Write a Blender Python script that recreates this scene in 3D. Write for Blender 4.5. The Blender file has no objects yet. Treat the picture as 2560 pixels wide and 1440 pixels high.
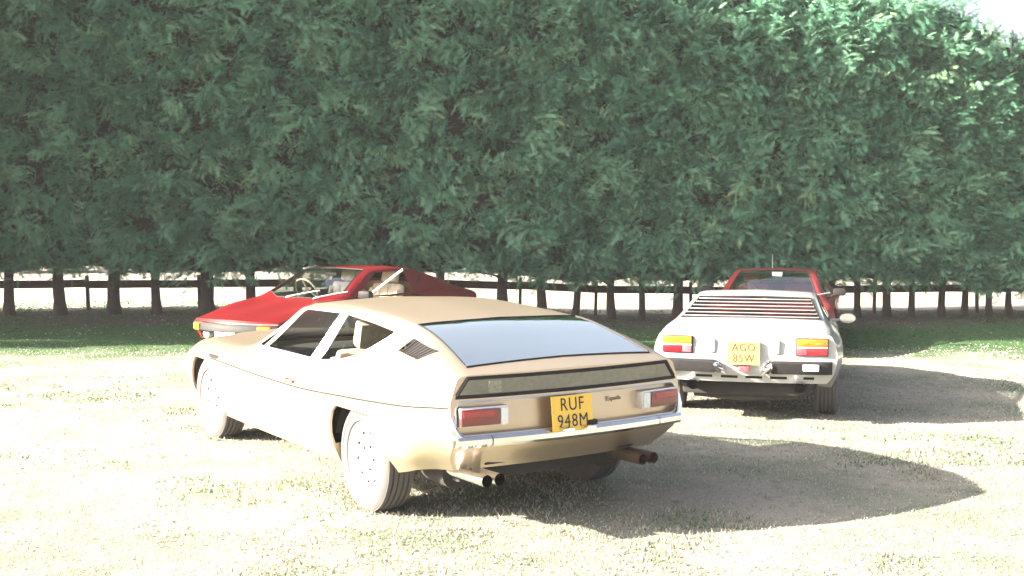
import bpy, bmesh, math, random
import numpy as np
from mathutils import Vector, Matrix, Euler
random.seed(7); np.random.seed(7)
S = bpy.context.scene
COL = S.collection
R = math.radians

# ------------------------------------------------------------------ camera
FPX, HCAM, HOR = 3000.0, 1.70, 528.0
cam = bpy.data.cameras.new('camera'); camo = bpy.data.objects.new('camera', cam); COL.objects.link(camo)
cam.sensor_width = 36.0; cam.lens = 36.0 * FPX / 2560.0
camo.location = (0, 0, HCAM)
camo.rotation_euler = (math.pi/2 - math.atan((720-HOR)/FPX), 0, 0)
cam.clip_start = 0.1; cam.clip_end = 3000
S.camera = camo

# ------------------------------------------------------------------ light
SUN_EL, SUN_AZ = 23.0, 10.5           # light travels towards +x, SUN_AZ degrees away from the camera
SUN_STRENGTH, SKY_STRENGTH, EXPOSURE = 5.0, 0.051, 3.15
w = bpy.data.worlds.new('World'); S.world = w; w.use_nodes = True
nt = w.node_tree; nt.nodes.clear()
sky = nt.nodes.new('ShaderNodeTexSky'); sky.sky_type = 'NISHITA'; sky.sun_disc = False
sky.sun_elevation = R(SUN_EL); sky.air_density = 0.7; sky.dust_density = 5.0; sky.ozone_density = 0.6
tosun = Vector((-math.cos(R(SUN_AZ))*math.cos(R(SUN_EL)), -math.sin(R(SUN_AZ))*math.cos(R(SUN_EL)), math.sin(R(SUN_EL))))
sky.sun_rotation = math.atan2(tosun.x, tosun.y)
bg = nt.nodes.new('ShaderNodeBackground'); bg.inputs['Strength'].default_value = SKY_STRENGTH
wo = nt.nodes.new('ShaderNodeOutputWorld')
bw = nt.nodes.new('ShaderNodeRGBToBW'); veil = nt.nodes.new('ShaderNodeMix'); veil.data_type = 'RGBA'; veil.inputs[0].default_value = 0.40   # thin high cloud takes the blue out
nt.links.new(sky.outputs[0], bw.inputs[0]); nt.links.new(sky.outputs[0], veil.inputs[6]); gn = nt.nodes.new('ShaderNodeMath'); gn.operation = 'MULTIPLY'; gn.inputs[1].default_value = 1.45
nt.links.new(bw.outputs[0], gn.inputs[0]); nt.links.new(gn.outputs[0], veil.inputs[7])
nt.links.new(veil.outputs[2], bg.inputs[0]); nt.links.new(bg.outputs[0], wo.inputs[0])
sl = bpy.data.lights.new('sun', 'SUN'); sl.energy = SUN_STRENGTH; sl.angle = R(0.53); sl.color = (1.0, 0.90, 0.75)
so = bpy.data.objects.new('sun', sl); COL.objects.link(so); so.location = tosun*30
so.rotation_euler = tosun.to_track_quat('Z', 'Y').to_euler()
S.view_settings.view_transform = 'Standard'; S.view_settings.look = 'None'
S.view_settings.exposure = EXPOSURE; S.view_settings.gamma = 1.0
S.view_settings.use_curve_mapping = False
S.render.engine = 'CYCLES'
S.cycles.max_bounces = 7; S.cycles.transparent_max_bounces = 16; S.cycles.volume_bounces = 1
S.cycles.use_denoising = True
HAZE = 0.00065

# ------------------------------------------------------------------ materials
MATS = {}
def mat(name, col, rough=0.5, metal=0.0, coat=0.0, noise=None, spec=0.5, bump=None, trans=None):
    """noise=(scale, amount, darker colour): low-contrast wear / mottling of the thing's own colour"""
    m = bpy.data.materials.new(name); m.use_nodes = True; t = m.node_tree
    b = t.nodes['Principled BSDF']
    b.inputs['Base Color'].default_value = (*col, 1); b.inputs['Roughness'].default_value = rough
    b.inputs['Metallic'].default_value = metal; b.inputs['Specular IOR Level'].default_value = spec
    if coat: b.inputs['Coat Weight'].default_value = coat; b.inputs['Coat Roughness'].default_value = 0.04
    if noise or bump:
        tc = t.nodes.new('ShaderNodeTexCoord')
    if noise:
        n = t.nodes.new('ShaderNodeTexNoise'); n.inputs['Scale'].default_value = noise[0]; n.inputs['Detail'].default_value = 6
        t.links.new(tc.outputs['Object'], n.inputs['Vector'])
        r = t.nodes.new('ShaderNodeMapRange'); r.inputs[1].default_value = 0.35; r.inputs[2].default_value = 0.7
        r.inputs[3].default_value = 0; r.inputs[4].default_value = noise[1]
        t.links.new(n.outputs[0], r.inputs[0])
        mx = t.nodes.new('ShaderNodeMix'); mx.data_type = 'RGBA'
        mx.inputs[6].default_value = (*col, 1); mx.inputs[7].default_value = (*noise[2], 1)
        t.links.new(r.outputs[0], mx.inputs[0]); t.links.new(mx.outputs[2], b.inputs['Base Color'])
    if bump:
        n2 = t.nodes.new('ShaderNodeTexNoise'); n2.inputs['Scale'].default_value = bump[0]; n2.inputs['Detail'].default_value = 4
        t.links.new(tc.outputs['Object'], n2.inputs['Vector'])
        bp = t.nodes.new('ShaderNodeBump'); bp.inputs['Strength'].default_value = bump[1]; bp.inputs['Distance'].default_value = bump[2]
        t.links.new(n2.outputs[0], bp.inputs['Height']); t.links.new(bp.outputs[0], b.inputs['Normal'])
    MATS[name] = m
    return m
def glassmat(name, tint, refl=1.0, gain=1.85):
    m = bpy.data.materials.new(name); m.use_nodes = True; t = m.node_tree; t.nodes.clear()
    o = t.nodes.new('ShaderNodeOutputMaterial'); mx = t.nodes.new('ShaderNodeMixShader')
    tr = t.nodes.new('ShaderNodeBsdfTransparent'); tr.inputs[0].default_value = (*tint, 1)
    gl = t.nodes.new('ShaderNodeBsdfGlossy'); gl.inputs['Roughness'].default_value = 0.015
    gl.inputs['Color'].default_value = (*refl, 1) if isinstance(refl, tuple) else (refl, refl, refl, 1)
    ge = t.nodes.new('ShaderNodeNewGeometry'); dt = t.nodes.new('ShaderNodeVectorMath'); dt.operation = 'DOT_PRODUCT'
    t.links.new(ge.outputs['Normal'], dt.inputs[0]); t.links.new(ge.outputs['Incoming'], dt.inputs[1])
    def op(o_, a_, b_=None, c_=None, clamp=False):
        n = t.nodes.new('ShaderNodeMath'); n.operation = o_; n.use_clamp = clamp
        for i_, v_ in enumerate((a_, b_, c_)):
            if v_ is None: continue
            if isinstance(v_, (int, float)): n.inputs[i_].default_value = v_
            else: t.links.new(v_, n.inputs[i_])
        return n.outputs[0]
    f5 = op('POWER', op('SUBTRACT', 1.0, op('ABSOLUTE', dt.outputs['Value'])), 5.0)
    fac = op('MULTIPLY', op('MULTIPLY_ADD', f5, .957, .043), gain, None, True)       # Schlick, both faces of the pane
    t.links.new(fac, mx.inputs[0]); t.links.new(tr.outputs[0], mx.inputs[1]); t.links.new(gl.outputs[0], mx.inputs[2])
    t.links.new(mx.outputs[0], o.inputs[0]); MATS[name] = m
    return m
M_GOLD = mat('gold_paint', (0.52, 0.42, 0.305), 0.33, 0.77, 0.35, (9, .15, (0.475, 0.38, 0.275)))
M_WHITE = mat('white_paint', (0.35, 0.355, 0.36), 0.3, 0.0, 0.7, (7, .2, (0.325, 0.33, 0.33)))
M_RED = mat('red_paint', (0.105, 0.0035, 0.005), 0.45, 0.0, 0.04, spec=.2, noise=(7, .2, (0.09, 0.003, 0.004)))
M_RED2 = mat('red_paint_faded', (0.27, 0.03, 0.034), 0.34, 0.0, 0.5, (7, .2, (0.26, 0.016, 0.02)))
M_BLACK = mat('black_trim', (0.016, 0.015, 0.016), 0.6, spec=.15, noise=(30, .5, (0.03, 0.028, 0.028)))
M_UNDER = mat('underside', (0.014, 0.013, 0.013), 0.9, noise=(9, .6, (0.03, 0.026, 0.022)))
M_RUBBER = mat('tyre_rubber', (0.075, 0.072, 0.072), 0.85, noise=(14, .6, (0.11, 0.10, 0.095)))
M_ALLOY = mat('wheel_alloy', (0.62, 0.62, 0.63), 0.5, 0.2, noise=(12, .4, (0.4, 0.39, 0.38)))
M_CHROME = mat('chrome', (0.78, 0.78, 0.79), 0.12, 1.0, noise=(25, .3, (0.6, 0.6, 0.6)))
M_SILVER = mat('silver_trim', (0.62, 0.62, 0.63), 0.3, 0.7, noise=(25, .3, (0.5, 0.5, 0.5)))
M_CREAM = mat('cream_leather', (0.74, 0.64, 0.48), 0.6, noise=(20, .5, (0.5, 0.40, 0.27)), bump=(60, .2, .004))
M_TAN = mat('tan_leather', (0.42, 0.27, 0.13), 0.6, noise=(20, .5, (0.32, 0.2, 0.1)), bump=(60, .2, .004))
M_DARKIN = mat('dark_carpet', (0.03, 0.028, 0.028), 0.95, noise=(40, .5, (0.05, 0.045, 0.04)))
M_PLATEY = mat('plate_yellow', (0.78, 0.50, 0.07), 0.45, noise=(40, .3, (0.7, 0.44, 0.06)))
M_PLATEY_DIM = mat('plate_yellow_darkened', (0.40, 0.27, 0.075), 0.5, noise=(40, .3, (0.36, 0.24, 0.07)))  # same plate yellow, colour darkened to offset the sun on this plate
M_PLATEW = mat('plate_white', (0.8, 0.8, 0.78), 0.45, noise=(40, .3, (0.7, 0.7, 0.68)))
M_LETTER = mat('plate_letters', (0.02, 0.018, 0.016), 0.5, noise=(40, .3, (0.03, 0.03, 0.03)))
M_LETTERB = mat('plate_letters_faded', (0.05, 0.03, 0.015), 0.5, noise=(40, .3, (0.07, 0.045, 0.02)))
M_LENSR = mat('red_lens', (0.30, 0.012, 0.018), 0.18, coat=0.8, noise=(60, .5, (0.18, 0.006, 0.01)))
M_LENSR2 = mat('deep_red_lens', (0.13, 0.008, 0.012), 0.18, coat=0.8, noise=(60, .5, (0.2, 0.01, 0.012)))
M_LENSA = mat('amber_lens', (0.55, 0.14, 0.012), 0.25, coat=0.3, noise=(60, .5, (0.6, 0.18, 0.02)))
M_LENSC = mat('clear_lens', (0.66, 0.68, 0.70), 0.15, coat=0.8, noise=(60, .5, (0.5, 0.52, 0.54)))
M_MIRROR = mat('mirror_face', (0.8, 0.84, 0.88), 0.05, 1.0, noise=(10, .1, (0.7, 0.75, 0.8)))
M_STICKER = mat('sticker', (0.55, 0.47, 0.38), 0.6, noise=(90, .8, (0.2, 0.17, 0.15)))
M_REDTAG = mat('red_tag', (0.5, 0.04, 0.06), 0.5, noise=(30, .4, (0.6, 0.2, 0.2)))
M_RUST = mat('exhaust_steel', (0.22, 0.15, 0.11), 0.5, 0.6, noise=(25, .7, (0.12, 0.08, 0.06)))
M_GLASS = glassmat('window_glass', (0.82, 0.86, 0.85), 1.0, 2.8)
M_GLASSD = glassmat('tinted_glass', (0.50, 0.54, 0.50), 1.0, 3.4)
M_GLASSR = glassmat('coated_glass', (0.70, 0.74, 0.74), (0.96, 1.0, 0.955), 9.0)
M_SLAT = mat('louvre_grey', (0.20, 0.205, 0.21), 0.5, noise=(20, .3, (0.15, 0.15, 0.155)))
M_GLASSW = glassmat('bright_windscreen', (0.75, 0.78, 0.78), 1.0, 4.5)
M_PIPE = mat('dark_pipe', (0.10, 0.066, 0.05), 0.6, 0.4, noise=(25, .7, (0.05, 0.035, 0.03)))  # darker steel, used for the right exhaust pair only
M_BARK = mat('conifer_bark', (0.055, 0.038, 0.034), 0.95, noise=(9, .8, (0.03, 0.022, 0.02)), bump=(14, .8, .03))
M_WOOD = mat('fence_wood', (0.075, 0.052, 0.045), 0.9, noise=(6, .8, (0.045, 0.03, 0.028)), bump=(20, .6, .01))
M_BLUEP = mat('blue_paint', (0.05, 0.12, 0.34), 0.3, coat=0.7, noise=(7, .2, (0.04, 0.1, 0.28)))
M_SILP = mat('silver_paint', (0.55, 0.57, 0.60), 0.35, 0.4, 0.5, noise=(7, .2, (0.48, 0.5, 0.52)))

# ------------------------------------------------------------------ object helpers
def link(o, parent=None):
    COL.objects.link(o)
    if parent is not None: o.parent = parent
    return o
def finish(name, bm, m, parent=None, smooth=True, angle=35, normals=False):
    if normals: bmesh.ops.recalc_face_normals(bm, faces=bm.faces)
    me = bpy.data.meshes.new(name); bm.to_mesh(me); bm.free()
    me.materials.append(m)
    if smooth:
        me.polygons.foreach_set('use_smooth', [True]*len(me.polygons))
        me.set_sharp_from_angle(angle=R(angle))
    return link(bpy.data.objects.new(name, me), parent)
def islands(name, bm, m, parent=None, **kw):
    """every connected piece of bm becomes an object of its own"""
    bm.verts.ensure_lookup_table(); seen = set(); out = []
    for v0 in bm.verts:
        if v0 in seen: continue
        st = [v0]; seen.add(v0); comp = []
        while st:
            v = st.pop(); comp.append(v)
            for e in v.link_edges:
                q = e.other_vert(v)
                if q not in seen: seen.add(q); st.append(q)
        nb = bmesh.new(); mp = {v: nb.verts.new(v.co) for v in comp}
        for f in {f for v in comp for f in v.link_faces}: nb.faces.new([mp[v] for v in f.verts])
        if nb.faces: out.append(finish(name, nb, m, parent, **kw))
        else: nb.free()
    bm.free()
    return out
def tag(o, label=None, cat=None, group=None, kind=None):
    if label: o['label'] = label
    if cat: o['category'] = cat
    if group: o['group'] = group
    if kind: o['kind'] = kind
    return o
def empty(name, loc, rz=0):
    o = bpy.data.objects.new(name, None); COL.objects.link(o); o.location = loc; o.rotation_euler = (0, 0, rz)
    o.empty_display_size = .2
    return o
def box(bm, lo, hi, bev=0.0, M=None):
    lo = Vector(lo); hi = Vector(hi); c = (lo+hi)/2; s = hi-lo
    r = bmesh.ops.create_cube(bm, size=1.0, matrix=Matrix.Translation(c) @ Matrix.Diagonal((*s, 1)))
    vs = r['verts']
    if bev:
        es = list({e for v in vs for e in v.link_edges})
        q = bmesh.ops.bevel(bm, geom=es, offset=bev, segments=2, affect='EDGES', clamp_overlap=True, profile=.6)
        vs = list({v for f in q['faces'] for v in f.verts} | {v for v in vs if v.is_valid})
    if M is not None:
        bmesh.ops.transform(bm, matrix=M, verts=[v for v in vs if v.is_valid])
    return vs
def tube(bm, pts, rad, n=8, closed=False, caps=True, squash=None):
    pts = [Vector(p) for p in pts]; N = len(pts); rings = []
    rads = rad if isinstance(rad, (list, tuple)) else [rad]*N
    up = Vector((0, 0, 1))
    for i, p in enumerate(pts):
        if closed: d = pts[(i+1) % N]-pts[i-1]
        else: d = pts[min(i+1, N-1)]-pts[max(i-1, 0)]
        d.normalize()
        a = d.cross(up)
        if a.length < .15: a = d.cross(Vector((0, 1, 0)))
        a.normalize(); b = a.cross(d)
        rings.append([bm.verts.new(p+(a*math.cos(2*math.pi*k/n)+b*math.sin(2*math.pi*k/n)*(squash or 1))*rads[i]) for k in range(n)])
    for i in range(N if closed else N-1):
        A, B = rings[i], rings[(i+1) % N]
        for k in range(n): bm.faces.new((A[k], A[(k+1) % n], B[(k+1) % n], B[k]))
    if caps and not closed:
        bm.faces.new(rings[0][::-1]); bm.faces.new(rings[-1])
    return rings
def lathe(bm, prof, n=40, y0=0):
    """prof: (radius, y) pairs turned about the y axis"""
    rings = []
    for r, y in prof:
        rings.append([bm.verts.new((r*math.cos(2*math.pi*k/n), y+y0, r*math.sin(2*math.pi*k/n))) for k in range(n)])
    for A, B in zip(rings, rings[1:]):
        for k in range(n): bm.faces.new((A[k], B[k], B[(k+1) % n], A[(k+1) % n]))
    return rings
def text_mesh(body, size, depth, sx=1.0, spacing=1.0):
    c = bpy.data.curves.new('lettering', 'FONT'); c.body = body; c.size = size; c.extrude = depth
    c.align_x = 'CENTER'; c.align_y = 'CENTER'; c.space_character = spacing; c.resolution_u = 3
    o = bpy.data.objects.new('lettering', c); COL.objects.link(o)
    dg = bpy.context.evaluated_depsgraph_get(); me = bpy.data.meshes.new_from_object(o.evaluated_get(dg))
    bpy.data.objects.remove(o); bpy.data.curves.remove(c)
    if sx != 1:
        for v in me.vertices: v.co.x *= sx
    return me

# ------------------------------------------------------------------ lofted car bodies
def pchip(pts):
    pts = sorted(pts); x = np.array([p[0] for p in pts], float); y = np.array([p[1] for p in pts], float)
    if len(x) == 1: return lambda q: y[0]
    h = np.diff(x); d = np.diff(y)/h; m = np.zeros(len(x))
    m[0] = d[0]; m[-1] = d[-1]
    for i in range(1, len(x)-1):
        if d[i-1]*d[i] > 0:
            w1 = 2*h[i]+h[i-1]; w2 = h[i]+2*h[i-1]; m[i] = (w1+w2)/(w1/d[i-1]+w2/d[i])
    def f(q):
        q = min(max(q, x[0]), x[-1]); i = int(min(max(np.searchsorted(x, q)-1, 0), len(h)-1))
        t = (q-x[i])/h[i]
        return float((1+2*t)*(1-t)**2*y[i]+t*(1-t)**2*h[i]*m[i]+t*t*(3-2*t)*y[i+1]+t*t*(t-1)*h[i]*m[i+1])
    return f
def smooth(a, b, x):
    t = min(max((x-a)/(b-a), 0), 1)
    return t*t*(3-2*t)
class Body:
    """rows: list of (ypts, zpts, corner) bottom to centre line; every row is a pair of curves over x"""
    def __init__(self, rows, x0, x1, step, warp, sub=4, extra=()):
        self.fy = [pchip(r[0]) for r in rows]; self.fz = [pchip(r[1]) for r in rows]
        self.corner = [r[2] for r in rows]; self.warp = warp; self.sub = sub; self.x0 = x0; self.x1 = x1
        xs = list(np.linspace(x0, x1, int(round((x1-x0)/step))+1)) + list(extra)
        self.xs = sorted(set(round(v, 4) for v in xs))
        self.n = len(rows)
    def section(self, x):
        P = [(self.fy[j](x), self.fz[j](x)) for j in range(self.n)]
        out = []; rowid = []
        for j in range(self.n-1):
            p0, p1 = P[j], P[j+1]
            # Hermite tangents, broken at corner rows
            def tan(k):
                if k == self.n-1: return ((P[k][0]-P[k-1][0])*1.0, 0.0)
                if k == 0: return (P[1][0]-P[0][0], P[1][1]-P[0][1])
                return ((P[k+1][0]-P[k-1][0])/2, (P[k+1][1]-P[k-1][1])/2)
            ta = (p1[0]-p0[0], p1[1]-p0[1]) if self.corner[j] else tan(j)
            tb = (p1[0]-p0[0], p1[1]-p0[1]) if self.corner[j+1] else tan(j+1)
            L = math.hypot(p1[0]-p0[0], p1[1]-p0[1])
            def lim(t):
                l = math.hypot(*t)
                return (t[0]*min(1, L/l), t[1]*min(1, L/l)) if l > 1e-9 else t
            ta, tb = lim(ta), lim(tb)
            for s in range(self.sub):
                t = s/self.sub
                h = ((1+2*t)*(1-t)**2, t*(1-t)**2, t*t*(3-2*t), t*t*(t-1))
                out.append((h[0]*p0[0]+h[1]*ta[0]+h[2]*p1[0]+h[3]*tb[0], h[0]*p0[1]+h[1]*ta[1]+h[2]*p1[1]+h[3]*tb[1])); rowid.append(j)
        out.append(P[-1]); rowid.append(self.n-2)
        return out, rowid
    def build(self):
        bm = bmesh.new(); lay = bm.faces.layers.int.new('row'); grid = []
        for x in self.xs:
            sec, rid = self.section(x)
            L = [bm.verts.new(self.warp(x, y, z)) for y, z in sec]
            Rr = [bm.verts.new(self.warp(x, -y, z)) for y, z in sec[:-1]]
            grid.append(L+Rr[::-1])
        rid2 = rid[:-1]+rid[:-1][::-1]
        for A, B in zip(grid, grid[1:]):
            for k in range(len(A)-1):
                f = bm.faces.new((A[k], A[k+1], B[k+1], B[k])); f[lay] = rid2[k]
        bmesh.ops.recalc_face_normals(bm, faces=bm.faces)
        return bm
    def end(self, x, n=20):
        """closing grid of the nose or tail, on the warped section at x"""
        bm = bmesh.new(); lay = bm.faces.layers.int.new('row')
        sec, rid = self.section(x); G = []
        for (y, z) in sec[:-1]:
            G.append([bm.verts.new(self.warp(x, y*(1-2*k/n), z)) for k in range(n+1)])
        y, z = sec[-1]; zt = sec[-2][1]
        for A, B, r in zip(G, G[1:], rid):
            for k in range(n):
                f = bm.faces.new((A[k], A[k+1], B[k+1], B[k])); f[lay] = r
        c = bm.verts.new(self.warp(x, 0, z)); A = G[-1]
        for k in range(n):
            f = bm.faces.new((A[k], A[k+1], c)); f[lay] = rid[-1]
        bmesh.ops.recalc_face_normals(bm, faces=bm.faces)
        return bm
def inside(p, poly):
    c = False; n = len(poly)
    for i in range(n):
        a, b = poly[i], poly[(i+1) % n]
        if (a[1] > p[1]) != (b[1] > p[1]) and p[0] < (b[0]-a[0])*(p[1]-a[1])/(b[1]-a[1])+a[0]: c = not c
    return c
AX = {'x': (1, 2), 'y': (0, 2), 'z': (0, 1)}
def rows(a, b): return (a, b)
def cut(bm, poly, ax, rng=(0, 99)):
    """cuts the outline of poly (seen along axis ax) into the faces of the given rows; returns the faces inside"""
    i, j = AX[ax]; m = .02
    def pred(f): return rng[0] <= f[bm.faces.layers.int['row']] <= rng[1]
    lo = [min(p[k] for p in poly)-m for k in (0, 1)]; hi = [max(p[k] for p in poly)+m for k in (0, 1)]
    def near(f):
        a = [v.co[i] for v in f.verts]; b = [v.co[j] for v in f.verts]
        return max(a) > lo[0] and min(a) < hi[0] and max(b) > lo[1] and min(b) < hi[1]
    n = len(poly)
    for k in range(n):
        a, b = poly[k], poly[(k+1) % n]
        co = [0, 0, 0]; co[i], co[j] = a; no = [0, 0, 0]; no[i], no[j] = (b[1]-a[1]), -(b[0]-a[0])
        fs = [f for f in bm.faces if near(f) and pred(f)]
        g = fs+list({e for f in fs for e in f.edges})+list({v for f in fs for v in f.verts})
        bmesh.ops.bisect_plane(bm, geom=g, plane_co=co, plane_no=Vector(no).normalized(), dist=1e-4)
    res = []
    for f in bm.faces:
        if not near(f) or not pred(f): continue
        c = f.calc_center_median()
        if inside((c[i], c[j]), poly): res.append(f)
    return res
def detach(bm, faces):
    nb = bmesh.new(); mp = {}
    for f in faces:
        vs = []
        for v in f.verts:
            if v not in mp: mp[v] = nb.verts.new(v.co)
            vs.append(mp[v])
        nb.faces.new(vs)
    bmesh.ops.delete(bm, geom=list(faces), context='FACES')
    bmesh.ops.delete(bm, geom=[v for v in bm.verts if not v.link_faces], context='VERTS')
    return nb
def rim_gap(nb, t):
    r = bmesh.ops.inset_region(nb, faces=list(nb.faces), thickness=t, use_boundary=True, use_even_offset=True)
    bmesh.ops.delete(nb, geom=r['faces'], context='FACES')
def loops(bm):
    """boundary loops of an open mesh, as lists of points"""
    es = {e for e in bm.edges if len(e.link_faces) == 1}; out = []
    while es:
        e = es.pop(); a, b = e.verts; lp = [a, b]
        while True:
            nx = [q for q in lp[-1].link_edges if q in es]
            if not nx: break
            es.discard(nx[0]); lp.append(nx[0].other_vert(lp[-1]))
            if lp[-1] is lp[0]: break
        out.append([v.co.copy() for v in (lp[:-1] if lp[-1] is lp[0] else lp)])
    return out
def lip(bm, faces_poly_test, d):
    """folds the open edges that satisfy the test inward by vector function d(co)"""
    es = [e for e in bm.edges if len(e.link_faces) == 1 and all(faces_poly_test(v.co) for v in e.verts)]
    r = bmesh.ops.extrude_edge_only(bm, edges=es)
    for v in [g for g in r['geom'] if isinstance(g, bmesh.types.BMVert)]: v.co = v.co+Vector(d(v.co))
def liner(root, polys, y0, y1, m, x_c):
    """dark wheel housings behind the arches"""
    for pl in polys:
        k0 = next(k for k in range(len(pl)) if pl[k][1] >= .31 and pl[k-1][1] < .31); pl = [p for p in pl[k0:]+pl[:k0] if p[1] >= .31]
        for s in (1, -1):
            b = bmesh.new(); A = [b.verts.new((x, s*y0, z)) for x, z in pl]; B = [b.verts.new((x, s*y1, z)) for x, z in pl]
            for k in range(len(pl)-1): b.faces.new((A[k], A[k+1], B[k+1], B[k]))
            b.faces.new(B); finish('wheel_housing', b, m, root)
def poly_trim(name, bm_glass, rad, m, parent, off=0.0):
    tb = bmesh.new()
    for lp in loops(bm_glass):
        if len(lp) > 3:
            q = [lp[0]]
            for p in lp[1:]:
                if (p-q[-1]).length > .012: q.append(p)
            if (q[0]-q[-1]).length < .012: q.pop()
            if len(q) > 3: tube(tb, q, rad, 6, closed=True)
    return islands(name, tb, m, parent)
def circ(cx, cz, r, n=28, flat=None):
    o = [(cx+r*math.cos(2*math.pi*k/n), cz+r*math.sin(2*math.pi*k/n)) for k in range(n)]
    if flat: o = [(a, min(b, flat)) for a, b in o]
    return o

# ------------------------------------------------------------------ wheels
def wheel_meshes(rad, width, rimr, style):
    """wheel disc, tyre and rim meshes about the origin; outer face towards +y"""
    hw = width/2
    b = bmesh.new()
    lathe(b, [(rimr*.98, hw*.25), (rimr+.004, hw*.72), (rimr+.012, hw*.80), (rimr+.02, hw*.92), (rimr+.055, hw*1.0), (rad-.06, hw*1.02), (rad-.055, hw*1.035), (rad-.045, hw*1.02),
              (rad-.022, hw*.93), (rad-.006, hw*.8)], 56)
    for q in np.linspace(.8, -.8, 9):
        pass
    pr = []
    for a, bq in ((.8, .52), (.46, .20), (.14, -.14), (-.20, -.46), (-.52, -.8)):
        pr += [(rad-.012, hw*(a-.005)), (rad, hw*(a-.03)), (rad, hw*(bq+.03)), (rad-.012, hw*(bq+.005))]
    lathe(b, [(rad-.006, hw*.8)]+pr+[(rad-.006, -hw*.8), (rad-.045, -hw), (rimr, -hw*.8), (rimr*.9, -hw*.6)], 56)
    bmesh.ops.remove_doubles(b, verts=b.verts, dist=1e-5); bmesh.ops.recalc_face_normals(b, faces=b.faces)
    tyre = b
    b = bmesh.new()
    lathe(b, [(rimr+.004, hw*.72), (rimr+.010, hw*.78), (rimr+.008, hw*.86), (rimr-.006, hw*.86), (rimr-.014, hw*.74), (rimr-.026, hw*.60), (rimr-.034, hw*.38)], 56)
    rim = b
    b = bmesh.new()
    if style == 'disc':
        lathe(b, [(rimr-.034, hw*.38), (rimr-.05, hw*.44), (rimr*.62, hw*.52), (rimr*.50, hw*.56), (rimr*.40, hw*.50), (rimr*.30, hw*.50), (rimr*.27, hw*.60), (rimr*.16, hw*.68), (.001, hw*.70)], 56)
    else:
        lathe(b, [(rimr-.034, hw*.38), (rimr-.05, hw*.40), (rimr*.55, hw*.45), (rimr*.35, hw*.60), (rimr*.18, hw*.64), (.001, hw*.65)], 40)
        for k in range(5):
            a = 2*math.pi*k/5; M = Matrix.Rotation(a, 4, 'Y')
            box(b, (rimr*.25, hw*.45, -.03), (rimr*.85, hw*.66, .03), .01, M)
    disc = b
    b = bmesh.new()
    if style == 'disc':
        for k in range(10):
            a = 2*math.pi*k/10
            M = Matrix.Rotation(a, 4, 'Y') @ Matrix.Translation((rimr*.74, hw*.485, 0)) @ Matrix.Rotation(R(90), 4, 'X')
            bmesh.ops.create_cone(b, cap_ends=True, segments=12, radius1=.0095, radius2=.0095, depth=.012, matrix=M)
        for k in range(5):
            a = 2*math.pi*(k+.3)/5
            M = Matrix.Rotation(a, 4, 'Y') @ Matrix.Translation((rimr*.35, hw*.51, 0)) @ Matrix.Rotation(R(90), 4, 'X')
            bmesh.ops.create_cone(b, cap_ends=True, segments=6, radius1=.009, radius2=.009, depth=.016, matrix=M)
    else:
        for k in range(5):
            a = 2*math.pi*(k+.5)/5
            M = Matrix.Rotation(a, 4, 'Y') @ Matrix.Translation((rimr*.62, hw*.46, 0)) @ Matrix.Rotation(R(90), 4, 'X')
            bmesh.ops.create_cone(b, cap_ends=True, segments=12, radius1=.034, radius2=.034, depth=.02, matrix=M)
    holes = b
    return tyre, rim, disc, holes
def add_wheels(root, rad, width, rimr, style, places, disc_m=None):
    disc_m = disc_m or M_ALLOY
    bms = wheel_meshes(rad, width, rimr, style)
    proto = None
    for (x, y, z, steer) in places:
        if proto is None:
            wd = finish('wheel', bms[2], disc_m, root, normals=True); ty = finish('tyre', bms[0], M_RUBBER, wd); rm = finish('rim', bms[1], M_SILVER, wd, normals=True)
            ho = finish('wheel_hole', bms[3], M_BLACK, wd); ho['kind'] = 'stuff'
            proto = (wd, [ty, rm, ho])
        else:
            wd = proto[0].copy(); link(wd, root)
            for c in proto[1]:
                d = c.copy(); link(d, wd)
        wd.location = (x, y, z); wd.rotation_euler = (0, random.uniform(0, 1), (0 if y > 0 else math.pi)+steer)
        wd.rotation_mode = 'XYZ'

# ------------------------------------------------------------------ small car pieces
def seat(root, x, y, m, zb=.30, top=.92, head=True, w=.48, name='seat'):
    b = bmesh.new(); box(b, (x-.02, y-w/2, zb-.08), (x+.50, y+w/2, zb+.08), .05)
    s = finish(name, b, m, root)
    b = bmesh.new()
    M = Matrix.Translation((x, y, zb+.05)) @ Matrix.Rotation(R(-18), 4, 'Y')
    box(b, (-.07, -w/2+.01, 0), (.07, w/2-.01, top-zb-.22), .05, M)
    for q in (-.13, 0, .13): box(b, (.05, q-.055, .05), (.085, q+.055, top-zb-.27), .015, M)
    for q in (-1, 1): box(b, (.02, q*(w/2-.035)-.03, .03), (.115, q*(w/2-.035)+.03, top-zb-.30), .02, M)
    finish('backrest', b, m, s)
    if head:
        b = bmesh.new(); box(b, (-.05, -.12, top-zb-.20), (.06, .12, top-zb-.02), .035, M)
        tube(b, [M @ Vector((0, -.05, top-zb-.25)), M @ Vector((0, -.05, top-zb-.1))], .006)
        tube(b, [M @ Vector((0, .05, top-zb-.25)), M @ Vector((0, .05, top-zb-.1))], .006)
        finish('headrest', b, m, s)
    return s
def steering(root, x, y, z, m=None, r=.17):
    b = bmesh.new(); M = Matrix.Translation((x, y, z)) @ Matrix.Rotation(R(-62), 4, 'Y')
    pts = [M @ Vector((r*math.cos(t), r*math.sin(t), 0)) for t in np.linspace(0, 2*math.pi, 24, endpoint=False)]
    tube(b, pts, .013, 8, closed=True)
    for t in (0, 2.1, 4.2): tube(b, [M @ Vector((0, 0, .02)), M @ Vector((r*math.cos(t), r*math.sin(t), 0))], .011, 6)
    tube(b, [M @ Vector((0, 0, .03)), M @ Vector((0, 0, -.3))], .03, 8)
    return finish('steering_wheel', b, m or M_BLACK, root)
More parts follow.
